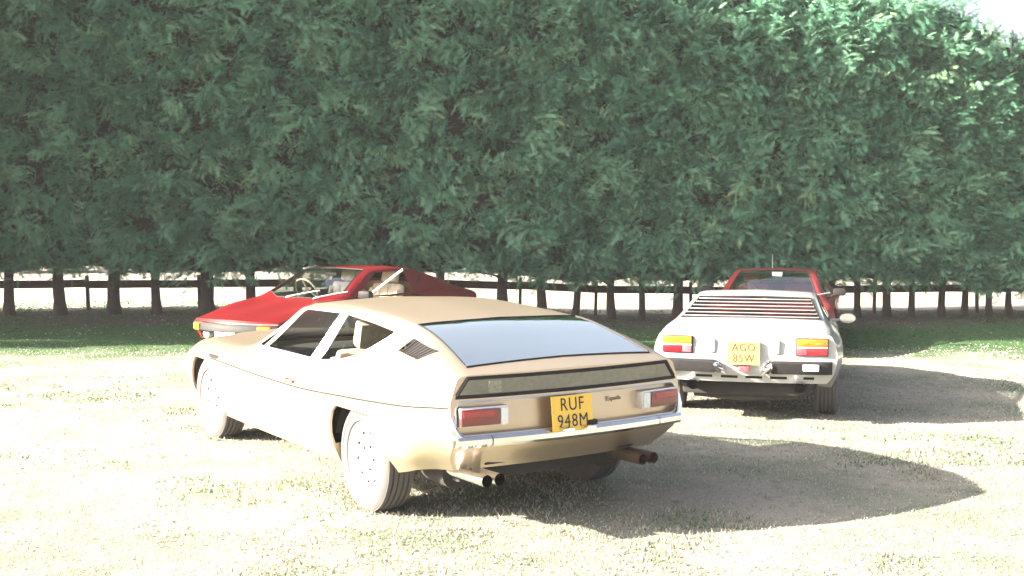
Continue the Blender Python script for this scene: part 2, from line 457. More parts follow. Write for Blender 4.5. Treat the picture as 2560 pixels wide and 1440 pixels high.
def plate(root, pos, rot, w, h, lines, pm, lm, size, sx, spacing=1.05):
    """a number plate facing -x in the car's frame after rot"""
    b = bmesh.new(); box(b, (-w/2, -h/2, -.003), (w/2, h/2, .003), .0015)
    o = finish('number_plate', b, pm, root, smooth=False)
    o.matrix_local = Matrix.Translation(pos) @ rot @ Matrix(((0, 0, -1, 0), (-1, 0, 0, 0), (0, 1, 0, 0), (0, 0, 0, 1)))
    n = len(lines)
    for k, ln in enumerate(lines):
        me = text_mesh(ln, size, .001, sx, spacing); me.materials.append(lm)
        t = bpy.data.objects.new('plate_lettering', me); link(t, o)
        t.location = (0, h*(.5-(k+.5)/n)*.94, .0042)
    return o

# ------------------------------------------------------------------ ground
def gz(x, y):
    """lie of the land: the turf dips a little towards the right"""
    sx = 1/(1+np.exp(-(x-.2)*2.0)); t = np.clip((y-7.6)/3.2, 0, 1); sy = t*t*(3-2*t)
    return -.16*sx*sy + .012*np.sin(x*.9+1)*np.sin(y*.7)*np.clip((y-11)/4, 0, 1)
def ground_material():
    m = bpy.data.materials.new('turf'); m.use_nodes = True; t = m.node_tree; b = t.nodes['Principled BSDF']
    b.inputs['Roughness'].default_value = .95; b.inputs['Specular IOR Level'].default_value = .1
    geo = t.nodes.new('ShaderNodeNewGeometry')
    def noise(s, d=5, r=.6):
        n = t.nodes.new('ShaderNodeTexNoise'); n.inputs['Scale'].default_value = s; n.inputs['Detail'].default_value = d
        n.inputs['Roughness'].default_value = r
        t.links.new(geo.outputs['Position'], n.inputs['Vector']); return n
    def ramp(src, a, bq):
        r = t.nodes.new('ShaderNodeMapRange'); r.inputs[1].default_value = a; r.inputs[2].default_value = bq; r.clamp = True
        t.links.new(src, r.inputs[0]); return r.outputs[0]
    def mix(f, c1, c2):
        x = t.nodes.new('ShaderNodeMix'); x.data_type = 'RGBA'
        t.links.new(f, x.inputs[0])
        for k, c in ((6, c1), (7, c2)):
            if isinstance(c, tuple): x.inputs[k].default_value = (*c, 1)
            else: t.links.new(c, x.inputs[k])
        return x.outputs[2]
    n1 = noise(1.1); n2 = noise(7); n3 = noise(45, 3); n4 = noise(.5)
    straw = mix(ramp(n3.outputs[0], .35, .7), (.31, .29, .25), (.235, .22, .19))
    patch = mix(ramp(n1.outputs[0], .38, .66), straw, (.14, .165, .115))
    patch2 = mix(ramp(n2.outputs[0], .56, .78), patch, (.11, .135, .095))
    # the turf is greener where it stays moist along the foot of the hedge
    sp = t.nodes.new('ShaderNodeSeparateXYZ'); t.links.new(geo.outputs['Position'], sp.inputs[0])
    ad = t.nodes.new('ShaderNodeMath'); ad.operation = 'MULTIPLY_ADD'; ad.inputs[1].default_value = 2.4; t.links.new(n1.outputs[0], ad.inputs[0]); t.links.new(sp.outputs[1], ad.inputs[2])
    xs = t.nodes.new('ShaderNodeMath'); xs.operation = 'MULTIPLY_ADD'; xs.inputs[1].default_value = -.12
    t.links.new(sp.outputs[0], xs.inputs[0]); t.links.new(ad.outputs[0], xs.inputs[2])
    lush = mix(ramp(n2.outputs[0], .3, .7), (.028, .080, .028), (.055, .105, .04))
    g = mix(ramp(xs.outputs[0], 15.0, 16.6), patch2, lush)
    earth = mix(ramp(n2.outputs[0], .3, .7), (.05, .036, .032), (.11, .09, .08))
    g = mix(ramp(xs.outputs[0], 19.5, 20.1), g, earth)
    g = mix(ramp(xs.outputs[0], 22.6, 23.2), g, straw)
    t.links.new(g, b.inputs['Base Color'])
    bp = t.nodes.new('ShaderNodeBump'); bp.inputs['Strength'].default_value = .5; bp.inputs['Distance'].default_value = .03
    nb = noise(60, 3); t.links.new(nb.outputs[0], bp.inputs['Height']); t.links.new(bp.outputs[0], b.inputs['Normal'])
    return m
M_TURF = ground_material()
gx = np.unique(np.r_[np.linspace(-380, -14, 14), np.linspace(-14, 14, 71), np.linspace(14, 380, 14)])
gy = np.unique(np.r_[np.linspace(-380, 2, 12), np.linspace(2, 26, 61), np.linspace(26, 380, 14)])
X, Y = np.meshgrid(gx, gy); Z = gz(X, Y)
me = bpy.data.meshes.new('ground'); nx = len(gx)
idx = np.arange(len(gx)*len(gy)).reshape(len(gy), nx)
me.from_pydata(np.stack([X, Y, Z], -1).reshape(-1, 3).tolist(), [], np.stack([idx[:-1, :-1], idx[:-1, 1:], idx[1:, 1:], idx[1:, :-1]], -1).reshape(-1, 4).tolist())
me.polygons.foreach_set('use_smooth', [True]*len(me.polygons)); me.materials.append(M_TURF)
tag(link(bpy.data.objects.new('ground', me)), kind='structure')

# ------------------------------------------------------------------ grass blades
def leaf_material(name, cols, rough=.6, trans=.3, hue_attr='tone', spec=.25):
    m = bpy.data.materials.new(name); m.use_nodes = True; t = m.node_tree; t.nodes.clear()
    o = t.nodes.new('ShaderNodeOutputMaterial'); b = t.nodes.new('ShaderNodeBsdfPrincipled')
    b.inputs['Roughness'].default_value = rough; b.inputs['Specular IOR Level'].default_value = spec
    a = t.nodes.new('ShaderNodeAttribute'); a.attribute_name = hue_attr
    r = t.nodes.new('ShaderNodeValToRGB'); r.color_ramp.interpolation = 'LINEAR'
    while len(r.color_ramp.elements) < len(cols): r.color_ramp.elements.new(.5)
    for e, (p, c) in zip(r.color_ramp.elements, cols): e.position = p; e.color = (*c, 1)
    t.links.new(a.outputs['Fac'], r.inputs[0]); t.links.new(r.outputs[0], b.inputs['Base Color'])
    tl = t.nodes.new('ShaderNodeBsdfTranslucent'); mx = t.nodes.new('ShaderNodeMixShader'); mx.inputs[0].default_value = trans
    t.links.new(r.outputs[0], tl.inputs[0]); t.links.new(b.outputs[0], mx.inputs[1]); t.links.new(tl.outputs[0], mx.inputs[2])
    t.links.new(mx.outputs[0], o.inputs[0])
    return m
M_BLADE = leaf_material('grass_blade', [(0, (.055, .13, .05)), (.30, (.215, .225, .16)), (.42, (.30, .275, .235)), (1, (.41, .385, .335))], .8, .42)
def value_noise(x, y, s, seed):
    rs = np.random.RandomState(seed); T = rs.rand(64, 64); x = x*s+100; y = y*s+100
    xi = np.floor(x).astype(int); yi = np.floor(y).astype(int); fx = x-xi; fy = y-yi
    fx = fx*fx*(3-2*fx); fy = fy*fy*(3-2*fy); q = lambda a, b: T[a % 64, b % 64]
    return (q(xi, yi)*(1-fx)+q(xi+1, yi)*fx)*(1-fy)+(q(xi, yi+1)*(1-fx)+q(xi+1, yi+1)*fx)*fy
def grass():
    n = 170000; rs = np.random.RandomState(3)
    u = rs.rand(n); y = 4.6*(22.5/4.6)**u                       # denser near, thinner far, over the whole lawn
    x = (rs.rand(n)*2-1)*(y*.52+.6)
    nz = .6*value_noise(x, y, 1.1, 1)+.4*value_noise(x, y, 4.5, 2)
    keep = rs.rand(n) < .35+.9*nz; x, y, nz = x[keep], y[keep], nz[keep]; n = len(x)
    base = gz(x, y); h = (.006+.012*rs.rand(n)**1.5)*(1+.8*(nz > .6)); a = rs.rand(n)*2*np.pi
    wv = .0035+.0012*(y-4); lean = rs.rand(n)*1.6
    dx, dy = np.cos(a)*wv, np.sin(a)*wv; la = rs.rand(n)*2*np.pi
    tx, ty = np.cos(la)*h*lean, np.sin(la)*h*lean
    V = np.stack([np.stack([x-dx, y-dy, base-.003], -1), np.stack([x+dx, y+dy, base-.003], -1), np.stack([x+tx, y+ty, base+h], -1)], 1).reshape(-1, 3)
    nrm = np.cross(V[1::3]-V[0::3], V[2::3]-V[0::3]); fl = nrm[:, 2] < 0
    V = V.reshape(-1, 3, 3); V[fl] = V[fl][:, [1, 0, 2]]; nrm[fl] *= -1; nrm /= np.linalg.norm(nrm, axis=1, keepdims=True); V = V.reshape(-1, 3)
    green = np.clip((nz-.62)*4+rs.randn(n)*.3+np.clip((y-.15*x-14.7)/1.3, 0, 1)*2.4, 0, 1)
    tone = np.where(rs.rand(n) < green, rs.rand(n)*.32, .42+rs.rand(n)*.58)
    wet = np.clip((y-.12*x-15.6)/1.2, 0, 1); tone = np.where(tone < .4, tone*(1-.9*wet), tone)
    me = bpy.data.meshes.new('grass_blades'); me.vertices.add(3*n); me.vertices.foreach_set('co', V.astype(np.float32).ravel())
    me.loops.add(3*n); me.loops.foreach_set('vertex_index', np.arange(3*n, dtype=np.int32))
    me.polygons.add(n); me.polygons.foreach_set('loop_start', np.arange(0, 3*n, 3, dtype=np.int32))
    at = me.attributes.new('tone', 'FLOAT', 'FACE'); at.data.foreach_set('value', tone.astype(np.float32))
    me.update(); me.validate(); me.materials.append(M_BLADE)
    tag(link(bpy.data.objects.new('grass', me)), kind='stuff', label='short dry grass with greener tufts across the lawn')
grass()

# ------------------------------------------------------------------ hedge of conifers
M_SPRAY = leaf_material('conifer_spray', [(0, (.020, .068, .040)), (.40, (.085, .235, .145)), (.80, (.195, .385, .245)), (1, (.30, .37, .17))], .55, .22)
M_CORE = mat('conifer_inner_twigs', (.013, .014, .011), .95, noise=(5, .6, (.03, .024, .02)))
def spray_template():
    T = []
    def stem(t): return np.array([0, t, -.28*t*t])
    for k in range(6):
        t0 = .05+k*.15; l = .42*(1-.5*t0)
        for s in (-1, 1):
            a = stem(t0); b = stem(min(1, t0+.10)); tip = stem(min(1, t0+.24))+np.array([s*l, l*.55, -.10*l-.04*(k % 2)])
            T.append((a, b, tip))
    T.append((stem(.8)+np.array([-.05, 0, 0]), stem(.8)+np.array([.05, 0, 0]), stem(1.18)))
    return np.array(T)                                           # (13,3,3) : y along the stem, z up
SPRAY = spray_template()
def crown_mesh(seed, W=1.25, zb=.62, zt=5.9, D=.80):
    rs = np.random.RandomState(seed); P = []; DIR = []; UP = []; SZ = []; TN = []
    H = zt-zb; CL = []
    def taper(z): return 1-.45*max(0, ((z-zb)/H-.88)/.12)
    nc, nr = 4, 19
    for i in range(nr):                                          # plumes over the front, then the back, then the top
        for j in range(nc):
            z = zb+.10+(H-.25)*(i+.5+rs.randn()*.33)/nr; x = W*((j+.5+rs.randn()*.33+.25*(i % 2))/nc-.53)
            dep = D*taper(z)*(.74+.42*rs.rand())*(.72+.28*min(1, max(0, (z-zb)/.5)))
            CL.append((np.array([x, -dep, z]), np.array([rs.randn()*.5, -1, rs.randn()*.35-.05]), 62))
    for i in range(14):
        for j in range(3):
            z = zb+.10+(H-.25)*(i+.5+rs.randn()*.3)/14; x = W*((j+.5+rs.randn()*.3)/3-.5)
            CL.append((np.array([x, D*taper(z)*(.8+.3*rs.rand()), z]), np.array([rs.randn()*.5, 1, -.1]), 34))
    for i in range(16):
        CL.append((np.array([(rs.rand()-.5)*W, (rs.rand()*2-1)*D*.62, zt-.42+.3*rs.rand()]), np.array([rs.randn()*.5, rs.randn()*.5-.2, .9]), 60))
    for C, out, per in CL:
        out = out/np.linalg.norm(out); side = rs.randn()*.75; droop = rs.rand()*.8-.1; tone = rs.rand()**1.3
        ax = out*.8+np.array([side, 0, .35-droop]); ax /= np.linalg.norm(ax); big = .75+.5*rs.rand()
        for q in range(per):
            t = rs.rand(); d = ax+rs.randn(3)*.52+np.array([0, 0, -.35*t]); d /= np.linalg.norm(d)
            p0 = C+ax*(t*.30-.14)*big+rs.randn(3)*np.array([.085, .06, .075])*big
            u = out*.6+rs.randn(3)*.5+np.array([0, 0, .75])
            P.append(p0); DIR.append(d); UP.append(u); SZ.append((.09+.10*rs.rand())*big)
            TN.append(np.clip(tone*.62+t*.18+rs.rand()*.18+(.12 if rs.rand() < .02 else 0), 0, 1))
    P, DIR, UP, SZ, TN = map(np.array, (P, DIR, UP, SZ, TN))
    UP = UP-(UP*DIR).sum(1, keepdims=True)*DIR; UP /= np.linalg.norm(UP, axis=1, keepdims=True); SIDE = np.cross(DIR, UP)
    n = len(P); T = SPRAY.reshape(-1, 3)
    V = P[:, None]+SZ[:, None, None]*(T[None, :, :1]*SIDE[:, None]*.8+T[None, :, 1:2]*DIR[:, None]+T[None, :, 2:]*UP[:, None])
    nt_ = n*len(SPRAY); me = bpy.data.meshes.new('crown')
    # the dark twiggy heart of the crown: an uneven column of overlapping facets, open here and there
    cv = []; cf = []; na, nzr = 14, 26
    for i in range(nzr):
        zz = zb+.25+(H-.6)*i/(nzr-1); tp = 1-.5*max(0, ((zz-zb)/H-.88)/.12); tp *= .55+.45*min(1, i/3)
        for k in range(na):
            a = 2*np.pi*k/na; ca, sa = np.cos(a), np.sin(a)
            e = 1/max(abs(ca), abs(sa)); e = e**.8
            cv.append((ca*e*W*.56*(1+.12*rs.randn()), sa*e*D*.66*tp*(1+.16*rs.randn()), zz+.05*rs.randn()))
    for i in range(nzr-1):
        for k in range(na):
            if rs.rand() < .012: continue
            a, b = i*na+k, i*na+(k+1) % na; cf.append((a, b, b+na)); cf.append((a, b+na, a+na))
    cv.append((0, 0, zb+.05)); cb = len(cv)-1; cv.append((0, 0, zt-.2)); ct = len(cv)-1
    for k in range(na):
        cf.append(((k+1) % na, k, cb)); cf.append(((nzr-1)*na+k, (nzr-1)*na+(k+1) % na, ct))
    off = 3*nt_; cv = np.array(cv); cf = np.array(cf)+off
    AV = np.r_[V.reshape(-1, 3), cv]; AL = np.r_[np.arange(off), cf.ravel()]; nf = nt_+len(cf)
    me.vertices.add(len(AV)); me.vertices.foreach_set('co', AV.astype(np.float32).ravel())
    me.loops.add(len(AL)); me.loops.foreach_set('vertex_index', AL.astype(np.int32))
    me.polygons.add(nf); me.polygons.foreach_set('loop_start', np.arange(0, 3*nf, 3, dtype=np.int32))
    at = me.attributes.new('tone', 'FLOAT', 'FACE'); at.data.foreach_set('value', np.r_[np.repeat(TN, len(SPRAY)), np.zeros(len(cf))].astype(np.float32))
    me.materials.append(M_SPRAY); me.materials.append(M_CORE)
    me.polygons.foreach_set('material_index', np.r_[np.zeros(nt_), np.ones(len(cf))].astype(np.int32))
    me.update(); me.validate()
    return me
CROWNS = [crown_mesh(100+k) for k in range(9)]
def trunk_mesh(seed, r):
    rs = np.random.RandomState(seed); b = bmesh.new()
    pts = []; rr = []; bx, by = 0, 0
    for i, z in enumerate((-.15, .0, .08, .22, .45, .8, 1.3, 2.2, 3.6, 5.0)):
        pts.append((bx, by, z)); rr.append(r*((1.55, 1.4, 1.18, 1.04, 1.0, .96, .9, .75, .5, .2)[i])*(1+.05*rs.randn())); bx += rs.randn()*.008; by += rs.randn()*.01
    tube(b, pts, rr, 10)
    for q in range(5):                                           # dead stubs and low limbs under the crown
        z = .45+rs.rand()*.7; a = rs.rand()*6.28; l = .15+.35*rs.rand()
        tube(b, [(0, 0, z), (math.cos(a)*l*.5, math.sin(a)*l*.5, z+.05), (math.cos(a)*l, math.sin(a)*l, z-.04+.16*rs.rand())], [.016, .011, .004], 5)
    for v in b.verts: v.co += Vector(rs.randn(3)*.004)
    bmesh.ops.recalc_face_normals(b, faces=b.faces)
    me = bpy.data.meshes.new('trunk'); b.to_mesh(me); b.free(); me.materials.append(M_BARK)
    me.polygons.foreach_set('use_smooth', [True]*len(me.polygons))
    return me
TRUNKS = [trunk_mesh(40+k, .082) for k in range(6)]
HA, HB = (-8.4, 19.5), (9.05, 21.2)                              # the trunk line, receding a little to the right
def hedge_y(x): return HA[1]+(HB[1]-HA[1])*(x-HA[0])/(HB[0]-HA[0])
def on_hedge(px):
    s = (px-1280)/FPX; m_ = (HB[1]-HA[1])/(HB[0]-HA[0]); c = HA[1]-m_*HA[0]
    x = s*c/(1-s*m_); return x, hedge_y(x)
def conifer(x, y, tw, hs, label, group, ci, sc=(1, 1), name='conifer_tree'):
    e = empty(name, (x, y, float(gz(np.array(x), np.array(y))))); tag(e, label, 'tree', group)
    t = link(bpy.data.objects.new('trunk', TRUNKS[ci % 6]), e); t.scale = (tw, tw, 1 if sc[0] == 1 else 2); t.rotation_euler = (random.uniform(-.035, .035), random.uniform(-.04, .04), random.uniform(0, 6))
    c = link(bpy.data.objects.new('crown', CROWNS[ci % 9]), e)
    fl = random.choice((1, -1))
    c.scale = (sc[0]*fl*random.uniform(.97, 1.06), sc[0]*random.uniform(.94, 1.08), sc[1]*hs)
    if fl < 0: c.rotation_euler = (0, 0, 0)
    c.location = (0, 0, random.uniform(-.04, .10))
    return e
ROW = 'conifers of the tall hedge'
px_trunks = [(20, 24), (147, 27), (280, 29), (388, 21), (517, 32), (626, 24), (745, 22), (860, 22), (975, 22), (1095, 22), (1254, 28), (1354, 24), (1438, 18), (1527, 21),
             (1607, 16), (1693, 25), (1778, 18), (1862, 18), (1946, 18), (2020, 18), (2085, 18), (2146, 16), (2221, 19), (2282, 15), (2356, 17), (2416, 15), (2476, 15), (2526, 15)]
ORD = ['first', 'second', 'third', 'fourth', 'fifth', 'sixth', 'seventh', 'eighth', 'ninth', 'tenth', 'eleventh', 'twelfth', 'thirteenth', 'fourteenth']
for k, (px, wpx) in enumerate(px_trunks):
    x, y = on_hedge(px)
    wdt = wpx/FPX*y/2/.082
    n = len(px_trunks)
    if px < 600: lab = f'hedge conifer, its bare trunk {ORD[k]} from the left edge of the photo'
    elif px < 1250: lab = f'hedge conifer rising behind the red car with open door, {ORD[k-5]} of those trunks from left'
    elif px < 1700: lab = f'hedge conifer between the red car and the white car, {ORD[k-10]} bare trunk from left'
    elif px < 2100: lab = f'hedge conifer standing behind the white and red cars, {ORD[k-16]} of those trunks from left'
    else: lab = f'hedge conifer right of the louvred white car, its bare trunk {ORD[n-1-k]} from the right edge'
    hs = .985 if x < 3 else .985-.06*(x-3)/4 if x < 7 else .925-.20*(x-7)/2
    if x > 8.2: hs -= .035
    o = conifer(x, y, wdt, hs+random.uniform(-.012, .012), lab, ROW, k*4+k//9)
for k in range(4):                                               # the row runs on past both edges of the picture
    x = -9.3-k*.95
    conifer(x, hedge_y(x), 1.0, 1.0, f'hedge conifer past the left end of the view, {ORD[k]} beyond the picture', ROW, k+3)
for k in range(3):
    x = 9.5+k*.7
    conifer(x, hedge_y(x), .7, .84, f'hedge conifer past the right end of the view, {ORD[k]} beyond the picture', ROW, k)
# taller conifers that close the field on the left; they shade the strip of lawn before the hedge
for k, (x, y) in enumerate(((-11.2, 15.75), (-11.3, 16.95), (-11.4, 18.1))):
    conifer(x, y, 1.6, 1.0, f'taller conifer at the left corner of the field, {ORD[k]} from the lawn', 'taller corner conifers', k*2+1, (1.75, 1.87))

# ------------------------------------------------------------------ post and rail fence behind the hedge
fe = empty('wooden_fence', (0, hedge_y(0)+.75, -.1)); tag(fe, 'dark wooden post and rail fence running just behind the hedge trunks', 'fence')
fposts = [on_hedge(p) for p in (-90, 213, 494, 780, 1065, 1300, 1490, 1730, 1960, 2190, 2448, 2640)]
fposts = [(x*1.036, y+.75) for x, y in fposts]
pm = None
for i, (x, y) in enumerate(fposts):
    if pm is None:
        b = bmesh.new(); box(b, (-.026, -.03, -.2), (.026, .03, .60), .006)
        p = finish('post', b, M_WOOD, fe); pm = p.data
    else: p = link(bpy.data.objects.new('post', pm), fe)
    p.location = (x, y-fe.location.y+.05, float(gz(np.array(x), np.array(y)))+.1); p.rotation_euler = (0, random.uniform(-.03, .03), 0)
for (xa, ya), (xb, yb) in zip(fposts, fposts[1:]):
    b = bmesh.new(); L = math.hypot(xb-xa, yb-ya); box(b, (0, -.018, -.066), (L-.004, .018, .066), .008)
    bmesh.ops.subdivide_edges(b, edges=[e for e in b.edges if e.calc_length() > .5], cuts=3)
    for v in b.verts: v.co.z += .004*math.sin(v.co.x*9+xa)
    r = finish('rail', b, M_WOOD, fe); za = float(gz(np.array(xa), np.array(ya))); zb_ = float(gz(np.array(xb), np.array(yb)))
    r.location = (xa, ya-fe.location.y, za+.555+random.uniform(-.01, .01)); r.rotation_euler = (0, -math.atan2(zb_-za, L), math.atan2(yb-ya, xb-xa))

# ------------------------------------------------------------------ the gold fastback in front
def pts(*a): return list(a)
GX, GY, GT = -0.153, 7.192, R(32.58)
g = empty('parked_car', (GX, GY, 0), GT+math.pi/2)               # local +x is the nose
tag(g, 'gold fastback coupe with yellow plate RUF 948M, nearest car on the lawn', 'car')
def gold_warp(x, y, z):
    wt = smooth(-.45, -.95, x); wn = smooth(2.7, 3.6, x)
    k = 1-min(1, (y/.78)**2)
    gzv = np.interp(z, [.30, .36, .46, .50, .56, .74, .79, .86, .90], [.17, .13, .02, -.015, -.025, -.006, -.004, .0, .0])
    x = x+wt*(gzv+.085-.07*k)
    x = x+wn*(.20*(1-min(1, (y/.70)**2))-.0+np.interp(z, [.2, .32, .46, .60], [-.10, -.03, 0, -.03]))
    return (x, y, z)
G_ROWS = [
 ([(-.95,.66),(-.6,.77),(0,.81),(1.3,.81),(2.6,.81),(3.2,.75),(3.6,.58)], [(-.95,.345),(-.6,.325),(-.3,.27),(.35,.22),(2.2,.205),(3.0,.21),(3.6,.28)], True),
 ([(-.95,.735),(-.6,.855),(0,.885),(1.3,.875),(2.6,.875),(3.2,.82),(3.6,.64)], [(-.95,.46),(-.6,.42),(0,.41),(1.3,.40),(2.6,.40),(3.6,.37)], False),
 ([(-.95,.755),(-.6,.872),(0,.912),(.8,.918),(2.0,.902),(2.7,.885),(3.2,.835),(3.6,.66)], [(-.95,.698),(-.6,.683),(0,.655),(.8,.622),(1.5,.618),(2.3,.625),(3.0,.59),(3.6,.49)], False),
 ([(-.95,.748),(-.6,.862),(0,.895),(.8,.895),(2.0,.872),(2.7,.862),(3.2,.812),(3.6,.64)], [(-.95,.745),(-.6,.735),(0,.70),(.8,.662),(1.5,.66),(2.3,.668),(3.0,.63),(3.6,.525)], False),
 ([(-.95,.715),(-.6,.785),(-.1,.80),(.3,.782),(.8,.765),(1.9,.752),(2.3,.77),(2.7,.76),(3.2,.70),(3.6,.54)], [(-.95,.835),(-.6,.85),(-.2,.84),(.25,.80),(.8,.765),(1.9,.742),(2.3,.722),(2.7,.722),(3.2,.68),(3.6,.56)], False),
 ([(-.95,.69),(-.6,.665),(-.2,.62),(.3,.60),(.8,.59),(1.36,.59),(1.6,.635),(1.93,.72),(2.3,.60),(2.7,.55),(3.6,.38)], [(-.95,.855),(-.6,.945),(-.2,1.02),(.3,1.06),(.8,1.08),(1.36,1.06),(1.6,.94),(1.93,.765),(2.3,.738),(2.7,.738),(3.2,.70),(3.6,.572)], True),
 ([(-.95,.64),(-.6,.60),(-.2,.545),(.3,.51),(.8,.50),(1.32,.50),(1.6,.55),(1.93,.62),(2.3,.45),(2.7,.40),(3.6,.25)], [(-.95,.862),(-.6,.962),(-.2,1.052),(.3,1.09),(.8,1.108),(1.34,1.085),(1.6,.972),(1.93,.80),(2.2,.745),(2.7,.748),(3.2,.712),(3.6,.58)], False),
 ([(-.95,0),(3.6,0)], [(-.95,.868),(-.6,.972),(-.2,1.066),(.3,1.108),(.8,1.128),(1.34,1.108),(1.5,1.04),(1.9,.86),(2.15,.762),(2.7,.765),(3.2,.727),(3.6,.59)], True),
]
GB = Body(G_ROWS, -.95, 3.6, .06, gold_warp, sub=5)
bm = GB.build(); rl = bm.faces.layers.int['row']
# openings
arch_r = circ(-.02, .30, .36, 26, flat=.585); arch_f = circ(2.66, .30, .355, 26, flat=.60)
for a in (arch_r, arch_f):
    fs = cut(bm, a, 'y', rows(0, 4)); bmesh.ops.delete(bm, geom=fs, context='FACES')
qw = [(.66, .798), (.30, .845), (.08, .915), (-.04, .975), (-.09, 1.012), (-.02, 1.024), (.25, 1.044), (.52, 1.058), (.64, 1.058), (.665, 1.0)]
qw = [(.765, .772), (.45, .805), (.24, .852), (.09, .915), (-.02, .975), (-.07, 1.012), (0, 1.022), (.25, 1.042), (.52, 1.058), (.672, 1.066)]
dw = [(.885, .772), (.755, 1.068), (1.31, 1.056), (1.37, 1.034), (1.715, .764)]
vw = [(1.745, .763), (1.45, .995), (1.62, .905), (1.90, .764)]
sideglass = []
for pl in (qw, dw, vw):
    fs = cut(bm, pl, 'y', rows(4, 5)); sideglass.append(detach(bm, fs))
hatch = [(-.15, .545), (-.15, -.545), (-.46, -.572), (-.80, -.612), (-.80, .612), (-.46, .572)]
screen = [(1.37, .50), (1.60, .565), (1.96, .64), (2.06, .45), (2.12, .0), (2.06, -.45), (1.96, -.64), (1.60, -.565), (1.37, -.50)]
fs = cut(bm, hatch, 'z', rows(5, 6)); hg = detach(bm, fs)
fs = cut(bm, screen, 'z', rows(5, 6)); wg = detach(bm, fs)
vent = [(-.35, 1.008), (-.66, .962), (-.565, .912), (-.285, .93)]
vent = [(-.275, .998), (-.575, .955), (-.485, .905), (-.225, .93)]
fs = cut(bm, vent, 'y', rows(3, 5)); vg = detach(bm, fs)
door = [(.70, .30), (.715, .70), (.77, .766), (1.2, .755), (1.90, .737), (1.98, .62), (1.96, .40), (1.90, .29)]
fs = cut(bm, door, 'y', rows(0, 4)); dg = detach(bm, fs)
bon = [(2.22, .60), (3.42, .42), (3.56, .0), (3.42, -.42), (2.22, -.60)]
fs = cut(bm, bon, 'z', rows(4, 6)); bg_ = detach(bm, fs)
rim_gap(dg, .005); rim_gap(bg_, .003)
# folded arch lips
def arch_test(cx, r): return lambda co: abs(math.hypot(co.x-cx, co.z-.30)-r) < .09 and abs(co.y) > .6
for cx in (-.02, 2.66):
    lip(bm, lambda co, cx=cx: math.hypot(co.x-cx, co.z-.30) < .42 and abs(co.y) > .7 and co.z > .18, lambda co: (0, -math.copysign(.016, co.y), 0))
liner(g, (circ(-.02, .30, .375, 26, flat=.60), circ(2.66, .30, .37, 26, flat=.615)), .835, .55, M_UNDER, 0)
lip(bm, lambda co: co.z < .36 and abs(co.y) > .55, lambda co: (0, -math.copysign(.10, co.y), .01))
body = finish('body', bm, M_GOLD, g, angle=28)
for d in islands('door', dg, M_GOLD, g, angle=28):
    s = 1 if d.data.vertices[0].co.y > 0 else -1; b = bmesh.new()
    box(b, (.795, s*.917-.012, .640), (.925, s*.917+.012, .655), .004); box(b, (.90, s*.917-.014, .634), (.925, s*.917+.014, .66), .004)
    finish('handle', b, M_RUST, d)
finish('bonnet', bg_, M_GOLD, g, angle=28)
# nose cap and its bumper
finish('front_panel', GB.end(3.6), M_GOLD, g)
b = bmesh.new()
for z in (.405, .45):
    tube(b, [Vector(gold_warp(3.6, y, z))+Vector((.025, 0, 0)) for y in np.linspace(-.63, .63, 25)], .02, 8)
finish('front_bumper', b, M_CHROME, g)
for s in (1, -1):
    b = bmesh.new(); yy = GB.fy[3](3.32)-.012; box(b, (3.26, s*yy-.018, .545), (3.38, s*yy+.018, .585), .008, None)
    o = finish('marker_recess', b, M_BLACK, g)  # black block standing for the dark recess in the wing
# glass
for k, gbm in enumerate(sideglass):
    nm = ('quarter_window', 'door_window', 'vent_window')[k]
    poly_trim('window_trim', gbm, .0085, M_SILVER, g)
    islands(nm, gbm, M_GLASS, g)
poly_trim('hatch_seal', hg, .007, M_BLACK, g); finish('rear_window', hg, M_GLASSR, g)
poly_trim('windscreen_seal', wg, .007, M_BLACK, g); finish('windscreen', wg, M_GLASS, g)
# pillar vents with slats
for s in (1, -1):
    vb = bmesh.new()
    for f in vg.faces:
        if f.calc_center_median().y*s > 0: vb.faces.new([vb.verts.new(v.co-Vector((0, s*.03, .01))) for v in f.verts])
    vo = finish('vent_grille', vb, M_BLACK, g, smooth=False)
    for q in np.linspace(.10, .92, 8):
        a = Vector((vent[0][0]*(1-q)+vent[1][0]*q, 0, vent[0][1]*(1-q)+vent[1][1]*q)); c = Vector((vent[3][0]*(1-q)+vent[2][0]*q, 0, vent[3][1]*(1-q)+vent[2][1]*q))
        def ysurf(p):
            sec, _ = GB.section(p.x)
            for (y0, z0), (y1, z1) in zip(sec, sec[1:]):
                if z0 <= p.z <= z1: return y0+(y1-y0)*(p.z-z0)/(z1-z0)
            return .7
        a.y = s*(ysurf(a)-.016); c.y = s*(ysurf(c)-.016)
        sb = bmesh.new(); tube(sb, [a, c], .004, 4); finish('slat', sb, M_BLACK, vo)
vg.free()
# black strip standing for the shadow in the waist crease
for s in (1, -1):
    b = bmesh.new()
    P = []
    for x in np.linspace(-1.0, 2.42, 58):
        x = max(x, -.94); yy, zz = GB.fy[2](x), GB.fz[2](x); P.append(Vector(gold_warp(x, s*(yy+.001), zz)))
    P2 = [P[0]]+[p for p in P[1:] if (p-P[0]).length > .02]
    tube(b, P2, [.0055]*len(P2), 6); finish('crease_shadow', b, M_BLACK, g)
    b = bmesh.new(); x = 2.36; yy, zz = GB.fy[2](x), GB.fz[2](x)
    box(b, (x-.09, s*(yy-.010)-.012, zz+.004), (x+.10, s*(yy-.010)+.012, zz+.030), .01); finish('wing_vent', b, M_BLACK, g)
